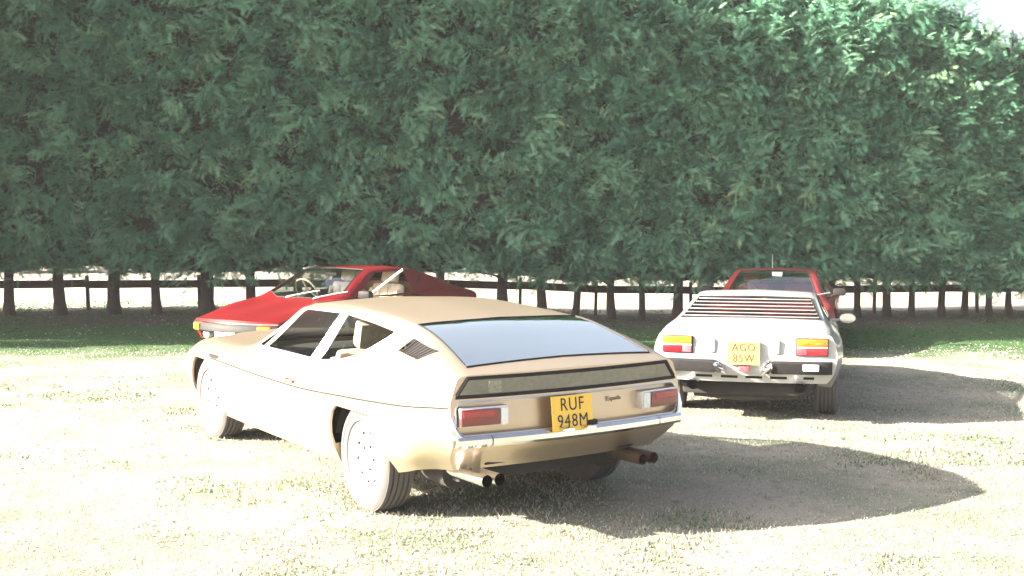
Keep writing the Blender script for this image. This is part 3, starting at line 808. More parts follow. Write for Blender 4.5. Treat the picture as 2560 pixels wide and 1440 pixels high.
# tail
tb = GB.end(-.95, 24); tr = tb.faces.layers.int['row']
panel = [(.655, .846), (-.655, .846), (-.722, .752), (.722, .752)]
fs = cut(tb, panel, 'x'); pg = detach(tb, fs)
def rrect(y0, y1, z0, z1, r, n=5):
    o = []
    for cy, cz, a0 in ((y1-r, z1-r, 0), (y0+r, z1-r, 90), (y0+r, z0+r, 180), (y1-r, z0+r, 270)):
        for k in range(n): a = R(a0+90*k/(n-1)); o.append((cy+r*math.cos(a), cz+r*math.sin(a)))
    return o
rec = rrect(-.728, .728, .552, .728, .05)
fs = cut(tb, rec, 'x'); rb = detach(tb, fs)
tail = finish('rear_panel', tb, M_GOLD, g)
rec_loop = loops(rb)[0]
ex = bmesh.ops.extrude_edge_only(rb, edges=[e for e in rb.edges if len(e.link_faces) == 1])
new = {v for v in ex['geom'] if isinstance(v, bmesh.types.BMVert)}
for v in rb.verts:
    if v not in new: v.co.x += .035
finish('lamp_recess', rb, M_GOLD, g, angle=30)
b = bmesh.new(); tube(b, rec_loop, .006, 6, closed=True); finish('recess_trim', b, M_SILVER, g)
b = bmesh.new(); tube(b, [p+Vector((.001, 0, 0)) for p in loops(pg)[0]], .011, 6, closed=True); fr = finish('tail_glass_frame', b, M_BLACK, g)
finish('tail_window', pg, M_GLASSD, g)
def tailx(y, z): return gold_warp(-.95, y, z)[0]
b = bmesh.new(); y, z = .50, .795; x = tailx(y, z)+.006
box(b, (x-.001, y-.04, z-.03), (x+.001, y+.04, z+.03)); st = finish('window_sticker', b, M_STICKER, fr, smooth=False)
b = bmesh.new(); y = -.18; x = tailx(y, .8)+.02
# lamps
for s in (1, -1):
    y0, y1 = .445*s, .705*s; z0, z1 = .598, .698; ym = (y0+y1)/2
    ang = math.atan2((tailx(y1, .65)-tailx(y0, .65))*s, abs(y1-y0))
    M = Matrix.Translation((tailx(ym, .65)+.012, ym, .648)) @ Matrix.Rotation(-ang, 4, 'Z')
    b = bmesh.new(); box(b, (-.022, -.138, -.052), (.03, .138, .052), .012, M); lo = finish('rear_lamp', b, M_SILVER, g)
    i = -s                                                        # inner end towards the middle of the car
    b = bmesh.new()
    box(b, (-.034, -.13 if i < 0 else -.13, -.043), (-.018, .13, .043), .006, M); finish('lens_bed', b, M_SILVER, lo)
    b = bmesh.new(); lo_y, hi_y = (-.085, .132) if i < 0 else (-.132, .085)
    box(b, (-.044, lo_y, -.043), (-.030, hi_y, .043), .006, M); finish('red_lens', b, M_LENSR2, lo)
    b = bmesh.new(); lo2, hi2 = (lo_y+.035, hi_y-.008) if i < 0 else (lo_y+.008, hi_y-.035)
    box(b, (-.048, lo2, .002), (-.040, hi2, .036), .004, M); finish('reflector', b, M_LENSR, lo)
    b = bmesh.new(); a1, a2 = (-.13, -.088) if i < 0 else (.088, .13)
    box(b, (-.042, a1, -.043), (-.030, a2, .043), .006, M); finish('reversing_lens', b, M_LENSC, lo)
# plate, its lamps and holder
px_ = tailx(0, .63)
plate(g, Vector((px_-.035, .07, .632)), Matrix.Rotation(R(7), 4, 'Y'), .262, .186, ['RUF', '948M'], M_PLATEY, M_LETTER, .098, .84, 1.12)
b = bmesh.new()
for y in (.13, -.01): box(b, (px_-.105, y-.032, .545), (px_-.04, y+.032, .566), .008)
islands('plate_lamp', b, M_CHROME, g)
b = bmesh.new(); box(b, (px_-.05, -.09, .556), (px_-.02, -.025, .585), .006); finish('boot_catch', b, M_BLACK, g)
me = text_mesh('Espada', .036, .0008, 1.1, 1.0); me.materials.append(M_RUST)
t = link(bpy.data.objects.new('badge', me), g)
t.matrix_local = Matrix.Translation((tailx(-.26, .672)+.031, -.265, .672)) @ Matrix.Rotation(R(5), 4, 'Z') @ Matrix(((0, 0, -1, 0), (-1, 0, 0, 0), (0, 1, 0, 0), (0, 0, 0, 1)))
# bumper blade with upturned ends
b = bmesh.new()
def bumper_strip(ys, zc, h, dd, off):
    rings = []
    for y in ys:
        p = Vector(gold_warp(-.95, y, zc)); p.x -= off
        ring = []
        for (ox, oz) in ((.03, -h/2), (-dd*.5, -h/2), (-dd, -h*.2), (-dd, h*.25), (-dd*.6, h/2), (.03, h/2)): ring.append(b.verts.new(p+Vector((ox, 0, oz))))
        rings.append(ring)
    for A, B in zip(rings, rings[1:]):
        for k in range(6): b.faces.new((A[k], A[(k+1) % 6], B[(k+1) % 6], B[k]))
    b.faces.new(rings[0]); b.faces.new(rings[-1][::-1])
for a0, a1 in ((-.735, -.553), (-.547, .547), (.553, .735)): bumper_strip(np.linspace(a0, a1, 3 if abs(a0-a1) < .3 else 21), .523, .056, .035, .012)
for s in (1, -1):
    P = [Vector(gold_warp(-.95, s*yy, zz))+Vector((-.006, s*.004, 0)) for yy, zz in ((.60, .520), (.68, .525), (.725, .55), (.742, .60), (.742, .66))]
    tube(b, P, [.024, .026, .024, .018, .008], 8)
finish('rear_bumper', b, M_CHROME, g, normals=True)
# exhausts
for s in (1, -1):
    b = bmesh.new(); yb = .57 if s > 0 else -.44
    for q in (-.038, .038):
        lathe_pts = [(-.50, yb+q, .31), (-.80, yb+q, .325), (-1.0, yb+q, .33)]
        tube(b, lathe_pts, .032, 12, caps=False); tube(b, [(-1.0, yb+q, .33), (-.70, yb+q, .322)], .027, 12, caps=False)
    ex_ = finish('exhaust', b, M_CHROME if s > 0 else M_PIPE, g)
    b = bmesh.new(); tube(b, [(-.35, yb, .30), (-.62, yb, .295)], .085, 14); finish('silencer', b, M_UNDER, ex_)
# underside and cabin
b = bmesh.new()
box(b, (-.70, -.50, .26), (3.35, .60, .34), .02); box(b, (.40, -.79, .225), (2.26, .79, .32), .01)
box(b, (-.80, -.50, .36), (-.36, .50, .60), .02)
for x in (-.02, 2.66):
    box(b, (x-.36, -.60, .3), (x+.36, .60, .62), .02)
finish('underside', b, M_UNDER, g)
b = bmesh.new()
box(b, (-.80, -.64, .60), (-.36, .64, .735), .02); box(b, (-.40, -.70, .30), (2.0, .70, .345), .01)
for s in (1, -1): box(b, (-.40, s*.74-.02, .34), (1.95, s*.74+.02, .735), .012)
cab = finish('cabin_trim', b, M_DARKIN, g)
b = bmesh.new(); box(b, (1.72, -.69, .56), (2.10, .69, .735), .05); finish('dashboard', b, M_DARKIN, g)
for y in (.37, -.37):
    seat(g, .93, y, M_CREAM, .40, 1.0, True, .48); seat(g, -.02, y, M_TAN, .40, .80, False, .5, 'rear_seat')
steering(g, 1.42, -.37, .71)
b = bmesh.new(); box(b, (1.43, -.09, .985), (1.45, .09, 1.035), .008); finish('rear_view_mirror', b, M_BLACK, g)
M_SHELF = mat('boot_lining', (0.30, 0.29, 0.24), .9, noise=(30, .6, (.2, .2, .17)))
b = bmesh.new(); box(b, (-.80, -.66, .735), (-.775, .66, .84), .006); finish('boot_lining', b, M_SHELF, g)
hl = bmesh.new()
for x0, x1 in zip(np.linspace(-.1, 1.2, 8), np.linspace(-.1, 1.2, 8)[1:]):
    for y0, y1 in zip(np.linspace(-.5, .5, 7), np.linspace(-.5, .5, 7)[1:]):
        hl.faces.new([hl.verts.new((x, y, GB.fz[7](x)-.035-.03*(y/.5)**2)) for x, y in ((x0, y0), (x1, y0), (x1, y1), (x0, y1))])
bmesh.ops.remove_doubles(hl, verts=hl.verts, dist=1e-5); finish('headlining', hl, M_CREAM, g)
add_wheels(g, .308, .20, .195, 'disc', [(0, .735, .300, 0), (2.65, .735, .300, R(2)), (0, -.735, .300, 0), (2.65, -.735, .300, R(2))])

# ------------------------------------------------------------------ the white car with rear louvres
WT = R(-14.5)
wc = empty('parked_car', (2.235, 11.22, -.165), WT+math.pi/2)
tag(wc, 'white car with black rear louvres and yellow plate AGO 85W, seen from behind', 'car')
def white_warp(x, y, z):
    wt = smooth(-.3, -.83, x); wn = smooth(2.45, 2.92, x)
    k = 1-min(1, (y/.80)**2)
    x = x+wt*(np.interp(z, [.30, .40, .46, .60, .79, .84], [.12, .05, .02, -.01, .0, .03])-.07*k)
    x = x+wn*(.18*k+np.interp(z, [.2, .4, .55], [-.12, 0, -.05]))
    return (x, y, z)
W_ROWS = [
 ([(-.83,.70),(0,.76),(2.35,.77),(2.92,.58)], [(-.83,.375),(-.5,.33),(-.3,.27),(.4,.20),(2.3,.20),(2.92,.25)], True),
 ([(-.83,.76),(0,.825),(1.2,.80),(2.35,.82),(2.92,.64)], [(-.83,.46),(0,.42),(2.92,.36)], False),
 ([(-.83,.785),(-.2,.845),(.5,.845),(1.2,.815),(2.4,.835),(2.92,.66)], [(-.83,.60),(0,.58),(1.2,.56),(2.4,.56),(2.92,.44)], False),
 ([(-.83,.775),(-.2,.825),(.5,.82),(1.2,.79),(2.4,.80),(2.92,.64)], [(-.83,.70),(0,.70),(1.2,.67),(2.4,.63),(2.92,.48)], False),
 ([(-.83,.735),(-.3,.735),(.2,.73),(.8,.73),(1.6,.74),(2.3,.72),(2.92,.56)], [(-.83,.79),(-.3,.815),(.2,.815),(.8,.78),(1.6,.74),(2.3,.67),(2.92,.515)], False),
 ([(-.83,.70),(-.3,.69),(.1,.67),(.9,.60),(1.15,.585),(1.6,.60),(2.1,.70),(2.4,.58),(2.92,.42)], [(-.83,.805),(-.3,.838),(.05,.86),(.5,.935),(.95,1.005),(1.2,1.02),(1.55,1.0),(2.1,.735),(2.4,.685),(2.92,.525)], True),
 ([(-.83,.62),(.05,.60),(.95,.54),(1.6,.52),(2.1,.6),(2.4,.4),(2.92,.3)], [(-.83,.812),(-.3,.845),(.05,.868),(.5,.945),(.95,1.02),(1.2,1.035),(1.55,1.015),(2.1,.765),(2.3,.70),(2.92,.53)], False),
 ([(-.83,0),(2.92,0)], [(-.83,.822),(-.3,.855),(.05,.877),(.5,.957),(.95,1.032),(1.2,1.05),(1.6,1.035),(2.1,.80),(2.35,.705),(2.92,.54)], True),
]
WB = Body(W_ROWS, -.83, 2.92, .07, white_warp, sub=4)
bm = WB.build()
for cx in (0, 2.35):
    fs = cut(bm, circ(cx, .29, .35, 24, flat=.60), 'y', rows(0, 4)); bmesh.ops.delete(bm, geom=fs, context='FACES')
louv = [(-.02, .64), (-.02, -.64), (.80, -.545), (.80, .545)]
fs = cut(bm, louv, 'z', rows(5, 6)); lb = detach(bm, fs)
scr = [(1.62, .50), (2.06, .58), (2.20, 0), (2.06, -.58), (1.62, -.50)]
fs = cut(bm, scr, 'z', rows(5, 6)); wsg = detach(bm, fs)
sw = [(.30, .83), (.86, .975), (1.52, .98), (1.95, .755), (.8, .795)]
fs = cut(bm, sw, 'y', rows(4, 5)); swg = detach(bm, fs)
for cx in (0, 2.35):
    lip(bm, lambda co, cx=cx: math.hypot(co.x-cx, co.z-.29) < .41 and abs(co.y) > .65 and co.z > .18, lambda co: (0, -math.copysign(.016, co.y), 0))
liner(wc, (circ(0, .29, .365, 24, flat=.615), circ(2.35, .29, .365, 24, flat=.615)), .76, .50, M_UNDER, 0)
lip(bm, lambda co: co.z < .40 and abs(co.y) > .55, lambda co: (0, -math.copysign(.10, co.y), .01))
finish('body', bm, M_WHITE, wc, angle=30)
tb = WB.end(-.83, 24)
slots = []
for y0 in (.345, .125, -.085, -.295, -.55):
    hwid = .072 if y0 > -.5 else .045
    fs = cut(tb, [(y0+hwid, .412), (y0-hwid, .412), (y0-hwid, .436), (y0+hwid, .436)], 'x'); slots.append(detach(tb, fs))
finish('rear_panel', tb, M_WHITE, wc)
for sb in slots:
    for v in sb.verts: v.co.x += .03
    finish('valance_slot', sb, M_BLACK, wc)
finish('front_panel', WB.end(2.92), M_WHITE, wc)
finish('windscreen', wsg, M_GLASS, wc)
poly_trim('window_trim', swg, .009, M_BLACK, wc); islands('side_window', swg, M_GLASSD, wc)
poly_trim('louvre_frame', lb, .012, M_BLACK, wc); lb.free()
for k in range(6):
    q = (k+.35)/6; x = -.02+.82*q; z = np.interp(x, [-.3, .05, .5, .95], [.845, .868, .945, 1.02]); hw_ = .64-.095*q-.01
    b = bmesh.new(); M = Matrix.Translation((x, 0, z+.004)) @ Matrix.Rotation(R(20), 4, 'Y')
    box(b, (-.036, -hw_, -.005), (.036, hw_, .005), .003, M)
    for v in b.verts: v.co.z += .010*(1-(v.co.y/hw_)**2)
    finish('louvre', b, M_SLAT, wc)
def wx(y, z): return white_warp(-.83, y, z)[0]
for s in (1, -1):
    ym = .575*s
    ang = math.atan2((wx(.69*s, .70)-wx(.46*s, .70))*s, .23)
    M = Matrix.Translation((wx(ym, .70), ym, .70)) @ Matrix.Rotation(-ang, 4, 'Z')
    b = bmesh.new(); box(b, (-.012, -.136, -.078), (.03, .136, .078), .01, M); lo = finish('rear_lamp', b, M_BLACK, wc)
    b = bmesh.new(); box(b, (-.026, -.128, .006), (-.006, .128, .070), .008, M); finish('amber_lens', b, M_LENSA, lo)
    for q in (-.06, .06):
        b = bmesh.new(); box(b, (-.028, q-.035, .018), (-.022, q+.035, .040), .004, M); finish('bulb_window', b, M_LENSA, lo)
    b = bmesh.new(); box(b, (-.022, -.128, -.008), (-.006, .128, .004), .003, M); finish('lens_divider', b, M_LENSC, lo)
    b = bmesh.new(); a1, a2 = (-.128, -.045) if s > 0 else (.045, .128)
    box(b, (-.026, a2 if s > 0 else -.128, -.070), (-.006, .128 if s > 0 else a1, -.010), .008, M); finish('red_lens', b, M_LENSR, lo)
    b = bmesh.new(); box(b, (-.0255, a1+.002, -.068), (-.006, a2-.002, -.011), .006, M); finish('reflector', b, M_REDTAG, lo)
plate(wc, Vector((wx(0, .64)-.03, .0, .640)), Matrix.Rotation(R(6), 4, 'Y'), .278, .200, ['AGO', '85W'], M_PLATEY_DIM, M_LETTERB, .098, .86, 1.15)
b = bmesh.new(); box(b, (wx(0, .6)-.02, -.14, .54), (wx(0, .6)+.03, .14, .74), .01); finish('plate_bracket', b, M_WHITE, wc)
for s in (1, -1):
    b = bmesh.new()
    ys = np.linspace(.20, .745, 12); rings = []
    for y in ys:
        p = Vector(white_warp(-.83, s*y, .52)); o = -.05 if y < .70 else -.05+(y-.70)*.6
        t0 = .055 if y > .24 else .03
        rings.append([b.verts.new(p+Vector((dx, 0, dz))) for dx, dz in ((.05, -t0), (o+.01, -t0), (o, -t0*.6), (o, t0*.7), (o+.012, t0), (.05, t0))])
    for A, B in zip(rings, rings[1:]):
        for k in range(6): b.faces.new((A[k], A[(k+1) % 6], B[(k+1) % 6], B[k]))
    b.faces.new(rings[0]); b.faces.new(rings[-1]); bp = finish('rear_bumper', b, M_BLACK, wc, normals=True)
    b = bmesh.new(); x = wx(.2, .5); tube(b, [(x+.02, s*.27, .545), (x-.05, s*.225, .53), (x-.06, s*.19, .495), (x-.01, s*.165, .465)], [.026, .03, .03, .02], 10); finish('bumper_guard', b, M_CHROME, wc)
    b = bmesh.new(); tube(b, [(x-.02, s*.205, .50), (x-.075, s*.205, .50)], .034, 12); finish('bumper_buffer', b, M_BLACK, wc)
    b = bmesh.new(); box(b, (x-.035, s*.275-.03, .635), (x+.02, s*.275+.03, .76), .02); finish('lid_hinge', b, M_SILP, wc)
    b = bmesh.new(); ye = .435 if s > 0 else -.475
    tube(b, [(-.45, ye, .34), (-.90, ye, .355)], .05, 14, caps=False); tube(b, [(-.90, ye, .355), (-.55, ye, .35)], .042, 14, caps=False); bmesh.ops.create_circle(b, cap_ends=True, segments=14, radius=.045, matrix=Matrix.Translation((-.5, ye, .345)) @ Matrix.Rotation(R(90), 4, 'Y')); finish('exhaust', b, M_CHROME, wc)
b = bmesh.new(); x = wx(-.55, .53)-.055; box(b, (x-.008, -.635, .497), (x+.02, -.50, .555), .008); finish('reversing_lamp', b, M_LENSC, wc)
b = bmesh.new(); box(b, (wx(0, .5)-.05, -.055, .475), (wx(0, .5)+.02, .045, .535), .02); finish('towing_eye', b, M_REDTAG, wc)
b = bmesh.new(); box(b, (-.70, -.55, .24), (2.7, .55, .36), .03); box(b, (.4, -.74, .22), (1.95, .74, .34), .02)
for x in (0, 2.35): box(b, (x-.35, -.56, .3), (x+.35, .56, .60), .02)
tube(b, [(-.55, -.45, .27), (-.60, 0, .25), (-.55, .45, .27)], .075, 12)
finish('underside', b, M_UNDER, wc)
b = bmesh.new(); box(b, (-.70, -.66, .36), (.04, .66, .79), .03); box(b, (.05, -.66, .34), (2.1, .66, .56), .02); cab = finish('cabin_trim', b, M_DARKIN, wc)
for y in (.34, -.34):
    b = bmesh.new(); box(b, (.34, y-.24, .50), (.50, y+.24, .86), .04); finish('seat_back', b, M_RED2, wc)
b = bmesh.new()
M = Matrix.Translation((1.72, -.915, .735))
bmesh.ops.create_uvsphere(b, u_segments=18, v_segments=10, radius=1, matrix=M @ Matrix.Diagonal((.05, .085, .055, 1)))
bmesh.ops.bisect_plane(b, geom=b.verts[:]+b.edges[:]+b.faces[:], plane_co=(1.705, 0, 0), plane_no=(-1, 0, 0), clear_outer=True)
tube(b, [(1.74, -.85, .72), (1.76, -.74, .70)], [.014, .018], 8)
mo = finish('door_mirror', b, M_WHITE, wc)
b = bmesh.new(); bmesh.ops.create_circle(b, cap_ends=True, segments=20, radius=1, matrix=Matrix.Translation((1.7045, -.915, .735)) @ Matrix.Rotation(R(-90), 4, 'Y') @ Matrix.Diagonal((.050, .080, 1, 1))); finish('mirror_face', b, M_MIRROR, mo)
add_wheels(wc, .30, .21, .185, 'five', [(0, .70, .295, 0), (2.35, .70, .295, 0), (0, -.70, .295, 0), (2.35, -.70, .295, 0)])

# ------------------------------------------------------------------ the two red wedge cars
def wedge(loc, yaw, paint, label, zs=1.0, open_door=False, trim=M_CREAM, front=True):
    c = empty('parked_car', loc, yaw+math.pi/2); tag(c, label, 'car')
    def warp(x, y, z):
        wt = smooth(-.2, -.62, x); wn = smooth(2.5, 3.35, x); k = 1-min(1, (y/.80)**2)
        x = x-wt*.06*k+wn*(.22*k-.03+np.interp(z, [.2, .34, .40, .47], [-.08, -.02, .0, -.01]))
        return (x, y, z*zs)
    rws = [
     ([(-.8,.72),(0,.80),(2.4,.80),(3.35,.66)], [(-.8,.26),(0,.22),(2.4,.20),(3.35,.215)], True),
     ([(-.8,.80),(0,.86),(1.2,.84),(2.4,.86),(3.35,.72)], [(-.8,.40),(0,.38),(2.4,.36),(3.35,.30)], False),
     ([(-.8,.82),(0,.885),(1.2,.865),(2.4,.88),(3.35,.735)], [(-.8,.55),(0,.56),(1.2,.53),(2.4,.50),(3.35,.375)], False),
     ([(-.8,.80),(0,.86),(1.2,.84),(2.4,.85),(3.35,.715)], [(-.8,.57),(0,.66),(1.2,.61),(2.4,.57),(3.35,.42)], False),
     ([(-0.8,.76),(0,.78),(0.7,.76),(1.97,.76),(2.5,.76),(3.35,.67)], [(-0.8,.59),(0,.685),(0.7,.67),(1.97,.645),(2.5,.61),(3.35,.452)], False),
     ([(-0.8,.70),(-0.1,.65),(0.75,.58),(1.45,.565),(2.15,.715),(2.5,.62),(3.35,.55)], [(-0.8,.60),(-0.3,.70),(0.1,.83),(0.7,.965),(0.95,.985),(1.45,.97),(2.15,.668),(2.5,.632),(3.35,.462)], True),
     ([(-0.8,.62),(-0.1,.57),(0.7,.50),(1.45,.48),(2.15,.62),(2.5,.40),(3.35,.30)], [(-0.8,.605),(-0.3,.71),(0.1,.845),(0.7,.985),(0.95,1.005),(1.45,.99),(2.17,.70),(2.37,.648),(3.35,.468)], False),
     ([(-0.8,0),(3.35,0)], [(-0.8,.615),(-0.3,.72),(0.1,.855),(0.7,.998),(0.95,1.018),(1.5,1.0),(2.22,.71),(2.42,.658),(3.35,.475)], True)]
    B = Body(rws, -.62, 3.35, .07, warp, sub=4); bm = B.build()
    sc = lambda pl: [(a, z*zs) for a, z in pl]
    for cx in (0, 2.4):
        fs = cut(bm, circ(cx, .28*zs, .35, 22, flat=.57*zs), 'y', rows(0, 4)); bmesh.ops.delete(bm, geom=fs, context='FACES')
    scr = [(1.49, .455), (2.12, .60), (2.33, .30), (2.37, 0), (2.33, -.30), (2.12, -.60), (1.49, -.455)]
    fs = cut(bm, scr, 'z', rows(5, 6)); wsg = detach(bm, fs)
    win = sc([(.80, .675), (.84, .955), (1.40, .95), (1.97, .675)])
    fs = cut(bm, win, 'y', rows(4, 5)); swg = detach(bm, fs)
    if open_door: bmesh.ops.delete(swg, geom=[f for f in swg.faces if f.calc_center_median().y > 0], context='FACES')
    vent = sc([(.46, .875), (.50, .89), (.64, .80), (.60, .785)])
    fs = cut(bm, vent, 'y', rows(3, 5)); vg = detach(bm, fs)
    dpoly = sc([(.78, .26), (.78, .652), (1.5, .645), (1.98, .632), (1.99, .40), (1.98, .25)])
    fs = cut(bm, dpoly, 'y', rows(0, 4)); dg = detach(bm, fs); rim_gap(dg, .004)
    lids = []
    for s in (1, -1):                                           # pop-up lamp lids in the bonnet
        fs = cut(bm, [(2.78, s*.36), (2.78, s*.58), (3.06, s*.55), (3.06, s*.35)][::s], 'z', rows(4, 6)); l_ = detach(bm, fs); rim_gap(l_, .004); lids.append(l_)
    lip(bm, lambda co: co.z < .30 and abs(co.y) > .55, lambda co: (0, -math.copysign(.10, co.y), .01))
    finish('body', bm, paint, c, angle=30)
    for l_ in lids: finish('lamp_lid', l_, paint, c)
    vent_o = islands('pillar_vent', vg, M_BLACK, c)
    poly_trim('windscreen_seal', wsg, .008, M_BLACK, c); finish('windscreen', wsg, M_GLASS if trim is M_CREAM else M_GLASSW, c)
    if swg.faces: islands('side_window', swg, M_GLASS, c)
    else: swg.free()
    # doors: y > 0 stands open when asked
    lf = [f for f in dg.faces if f.calc_center_median().y > 0]; L = detach(dg, lf)
    finish('door', dg, paint, c)
    r = bmesh.ops.extrude_face_region(L, geom=list(L.faces))
    for v in [q for q in r['geom'] if isinstance(q, bmesh.types.BMVert)]: v.co.y -= .07
    if open_door:
        piv = Vector((1.97, .80, 0)); M = Matrix.Translation(piv) @ Matrix.Rotation(R(-70), 4, 'Z') @ Matrix.Translation(-piv)
        do = finish('door', L, paint, c); do.data.transform(M); do['label'] = 'door standing open with a pale window post'
        b = bmesh.new(); a = M @ Vector((1.95, .79, .64*zs)); e = M @ Vector((1.46, .66, 1.015*zs))
        tube(b, [a, a.lerp(e, .5), e], .016, 8); finish('window_post', b, M_PLATEW, do)
        b = bmesh.new(); q = [M @ Vector(p) for p in ((.86, .70, .66*zs), (1.90, .74, .655*zs))]; tube(b, q, .03, 8); finish('door_capping', b, trim, do)
        b = bmesh.new(); mp = M @ Vector((1.89, .86, .71*zs)); box(b, mp-Vector((.05, .09, .05)), mp+Vector((.05, .09, .05)), .03); finish('door_mirror', b, M_BLACK, do)
    else:
        finish('door', L, paint, c)
    sides = [-1] if open_door else [1, -1]
    for s in ([] if open_door else sides):
        b = bmesh.new(); box(b, (1.87, s*.90-.085, .70*zs), (1.97, s*.90+.085, .80*zs), .035); tube(b, [(1.93, s*.84, .72*zs), (1.95, s*.74, .66*zs)], .015, 6); finish('door_mirror', b, M_BLACK if not open_door else paint, c)
    # front
    fp = B.end(3.35, 20)
    mouth = sc([(.60, .245), (.60, .315), (-.60, .315), (-.60, .245)])
    fs = cut(fp, mouth, 'x'); mo = detach(fp, fs)
    for v in mo.verts: v.co.x -= .08
    finish('front_panel', fp, paint, c); finish('grille', mo, M_BLACK, c)
    b = bmesh.new(); ys = np.linspace(-.75, .75, 27); rings = []
    for y in ys:
        yy = max(-.70, min(.70, y)); p = Vector(warp(3.35, yy, .37)); p.y = y; p.x -= max(0, abs(y)-.69)*2.2; z0, z1 = .318*zs, .425*zs
        rings.append([b.verts.new((p.x+dx, p.y, z)) for dx, z in ((-.05, z0), (.03, z0), (.055, z0+.02), (.05, z1-.025), (.03, z1), (-.05, z1))])
    for A, Bq in zip(rings, rings[1:]):
        for k in range(6): b.faces.new((A[k], A[(k+1) % 6], Bq[(k+1) % 6], Bq[k]))
    b.faces.new(rings[0]); b.faces.new(rings[-1]); bu = finish('front_bumper', b, M_BLACK, c, normals=True)
    b = bmesh.new(); tube(b, [Vector(warp(3.35, y, .435))+Vector((.028, 0, 0)) for y in np.linspace(-.70, .70, 22)], .006, 6); finish('bumper_strip', b, M_CHROME, bu)
    for s in (1, -1):
        b = bmesh.new(); p = Vector(warp(3.35, s*.55, .37)); M = Matrix.Translation((p.x+.045, p.y, .372*zs)) @ Matrix.Rotation(R(22*s), 4, 'Z')
        box(b, (-.02, -.085, -.042), (.025, .085, .042), .012, M); finish('indicator', b, M_LENSA, bu)
        b = bmesh.new(); p = Vector(warp(3.35, s*.42, .28)); tube(b, [(p.x-.06, p.y, .285*zs), (p.x+.02, p.y, .285*zs), (p.x+.028, p.y, .285*zs)], [.04, .056, .05], 14); finish('driving_lamp', b, M_LENSC, c)
    b = bmesh.new(); p = Vector(warp(3.35, 0, .31)); box(b, (p.x+.055, -.165, .235*zs), (p.x+.062, .165, .385*zs), .004); finish('number_plate', b, M_PLATEW, c)
    b = bmesh.new(); p = Vector(warp(3.2, 0, .49)); box(b, (3.30, -.022, .476*zs+.01), (3.35, .022, .480*zs+.014), .004); finish('bonnet_badge', b, M_CHROME, c)
    finish('rear_panel', B.end(-.62, 12), paint, c)
    for y0 in (.36, -.10):
        b = bmesh.new(); tube(b, [(2.37, y0, .675*zs), (2.25, y0+.30, .735*zs), (2.21, y0+.42, .755*zs)], .009, 5); tube(b, [(2.39, y0, .66*zs), (2.34, y0+.08, .69*zs)], .012, 5); finish('wiper', b, M_SILVER, c)
    # cabin
    b = bmesh.new(); box(b, (-.7, -.62, .24), (3.1, .62, .34), .02); box(b, (.4, -.78, .22), (2.0, .78, .30), .02)
    for x in (0, 2.4): box(b, (x-.35, -.58, .28), (x+.35, .58, .56), .02)
    finish('underside', b, M_UNDER, c)
    b = bmesh.new(); box(b, (.05, -.66, .3), (2.2, .66, .345), .01); box(b, (.10, -.60, .34), (.60, .60, .80*zs), .03); box(b, (1.97, -.70, .40), (2.28, .70, .635*zs), .04)
    box(b, (.5, -.11, .34), (1.75, .11, .50), .03)
    finish('cabin_trim', b, M_TAN if trim is M_CREAM else M_DARKIN, c)
    for y in (.36, -.36): seat(c, .94, y, trim, .36, .96*zs, True, .5)
    steering(c, 1.70, -.36, .70*zs, trim if trim is M_CREAM else M_BLACK, .18)
    b = bmesh.new(); box(b, (1.60, -.10, .90*zs), (1.625, .10, .945*zs), .008); tube(b, [(1.61, 0, .93*zs), (1.57, 0, .98*zs)], .006, 5); finish('rear_view_mirror', b, M_BLACK, c)
    add_wheels(c, .29, .21, .18, 'five', [(0, .72, .285, 0), (2.4, .72, .285, R(0)), (0, -.72, .285, 0), (2.4, -.72, .285, R(0))])
    return c, B
r1, _ = wedge((-3.14+.530*3.14, 13.8+.848*3.14, 0), R(148), M_RED, 'red wedge sports car with a door open and white front plate, behind the gold car', 1.0, True)
r1.scale = (.95, .95, .98)
r2, _ = wedge((4.13, 18.42, -.17), R(164), M_RED2, 'red sports car mostly hidden behind the white car, its windscreen facing the lawn', 1.03, False, M_RED2)
b = bmesh.new(); tube(b, [(1.15, -.05, 1.03), (1.13, -.05, 1.25)], [.004, .002], 5); finish('aerial', b, M_SILVER, r2)
b = bmesh.new(); box(b, (1.68, -.02, .98), (1.69, .12, 1.02), .003); finish('windscreen_sticker', b, M_PLATEW, r2)

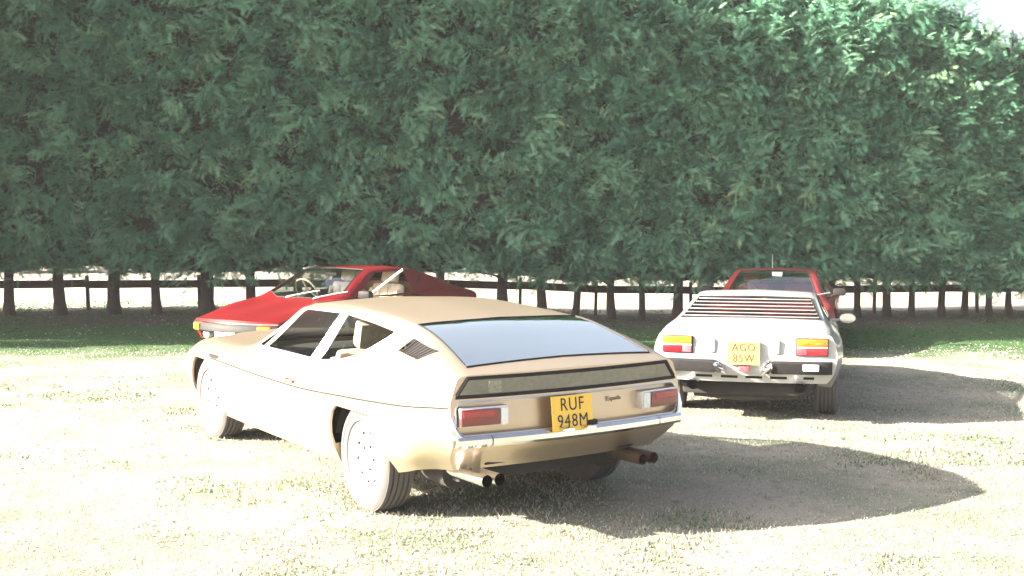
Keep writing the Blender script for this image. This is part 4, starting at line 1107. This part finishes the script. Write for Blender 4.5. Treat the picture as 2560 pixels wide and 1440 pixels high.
# ------------------------------------------------------------------ cars parked far beyond the hedge
def far_car(px, d, yaw, paint, label, kind):
    x = (px-1280)/FPX*d
    c = empty('parked_car', (x, d, float(gz(np.array(x), np.array(d)))), yaw); tag(c, label, 'car', 'cars parked in the far field')
    H = 1.42 if kind == 'car' else 2.1; L = 4.1 if kind == 'car' else 4.8
    prof = [(-L/2, .35), (-L/2-.03, .75), (-L/2+.15, .92), (-L/2+.75, H-.04), (-L/2+1.2, H), (.35, H), (.6, H-.05), (1.15, .95), (L/2-.2, .80), (L/2, .62), (L/2, .32)] if kind == 'car' else \
           [(-L/2, .35), (-L/2, H-.1), (-L/2+.15, H), (1.0, H), (1.25, H-.1), (1.75, 1.1), (L/2-.1, .95), (L/2, .7), (L/2, .32)]
    b = bmesh.new(); rg = []
    for y, sx in ((-.82, 1), (-.80, 1), (.80, 1), (.82, 1)):
        rg.append([b.verts.new((p, y*(.86 if z > .95 else 1), z)) for p, z in prof])
    for A, B in zip(rg, rg[1:]):
        for k in range(len(A)): b.faces.new((A[k], A[(k+1) % len(A)], B[(k+1) % len(A)], B[k]))
    b.faces.new(rg[0]); b.faces.new(rg[-1]); finish('body', b, paint, c, normals=True, angle=25)
    for s in (1, -1):
        for (xa, xb) in ((-1.25, -.35), (-.28, .75)):
            b = bmesh.new(); b.faces.new([b.verts.new((xx, s*.712, zz)) for xx, zz in ((xa, .98), (xb, .98), (min(xb, xb-.32 if xb > 0 else xb), H-.12), (xa+.15, H-.12))]); finish('window', b, M_BLACK, c)
        for xx in (-1.28, 1.28):
            b = bmesh.new(); lathe(b, [(.001, .10), (.18, .10), (.20, .08), (.28, .09), (.31, .05), (.31, -.09)], 20); o = finish('wheel', b, M_RUBBER, c, normals=True); o.location = (xx, s*.74, .31); o.rotation_euler = (0, 0, 0 if s > 0 else math.pi)
for a in ((170, 33.5, R(2), M_SILP, 'silver car in the far field, glimpsed behind the leftmost hedge trunks', 'car'),
          (600, 34.5, R(181), M_SILP, 'pale car in the far field, glimpsed left of the red car with open door', 'car'),
          (905, 34.0, R(1), M_PLATEW, 'white van in the far field, hidden behind the red car with open door', 'van'),
          (1345, 34.0, R(178), M_BLUEP, 'blue car in the far field, glimpsed above the gold car roof', 'car'),
          (1700, 33.0, R(4), M_PLATEW, 'white car in the far field, glimpsed left of the louvred white car', 'car'),
          (2190, 34.5, R(180), M_PLATEW, 'white car in the far field, glimpsed right of the louvred white car', 'car'),
          (2500, 35.0, R(3), M_BLUEP, 'blue car in the far field, glimpsed behind the rightmost hedge trunks', 'car')): far_car(*a)

# ------------------------------------------------------------------ haze
if HAZE > 0:
    b = bmesh.new(); box(b, (-400, -400, -1.2), (400, 400, 15.5))
    me = bpy.data.meshes.new('haze'); b.to_mesh(me); b.free()
    m = bpy.data.materials.new('haze'); m.use_nodes = True; t = m.node_tree; t.nodes.clear()
    o = t.nodes.new('ShaderNodeOutputMaterial'); v = t.nodes.new('ShaderNodeVolumePrincipled')
    v.inputs['Color'].default_value = (.93, .90, .95, 1); v.inputs['Density'].default_value = HAZE; v.inputs['Anisotropy'].default_value = 0.0
    t.links.new(v.outputs[0], o.inputs['Volume']); me.materials.append(m)
    tag(link(bpy.data.objects.new('haze', me)), kind='stuff')
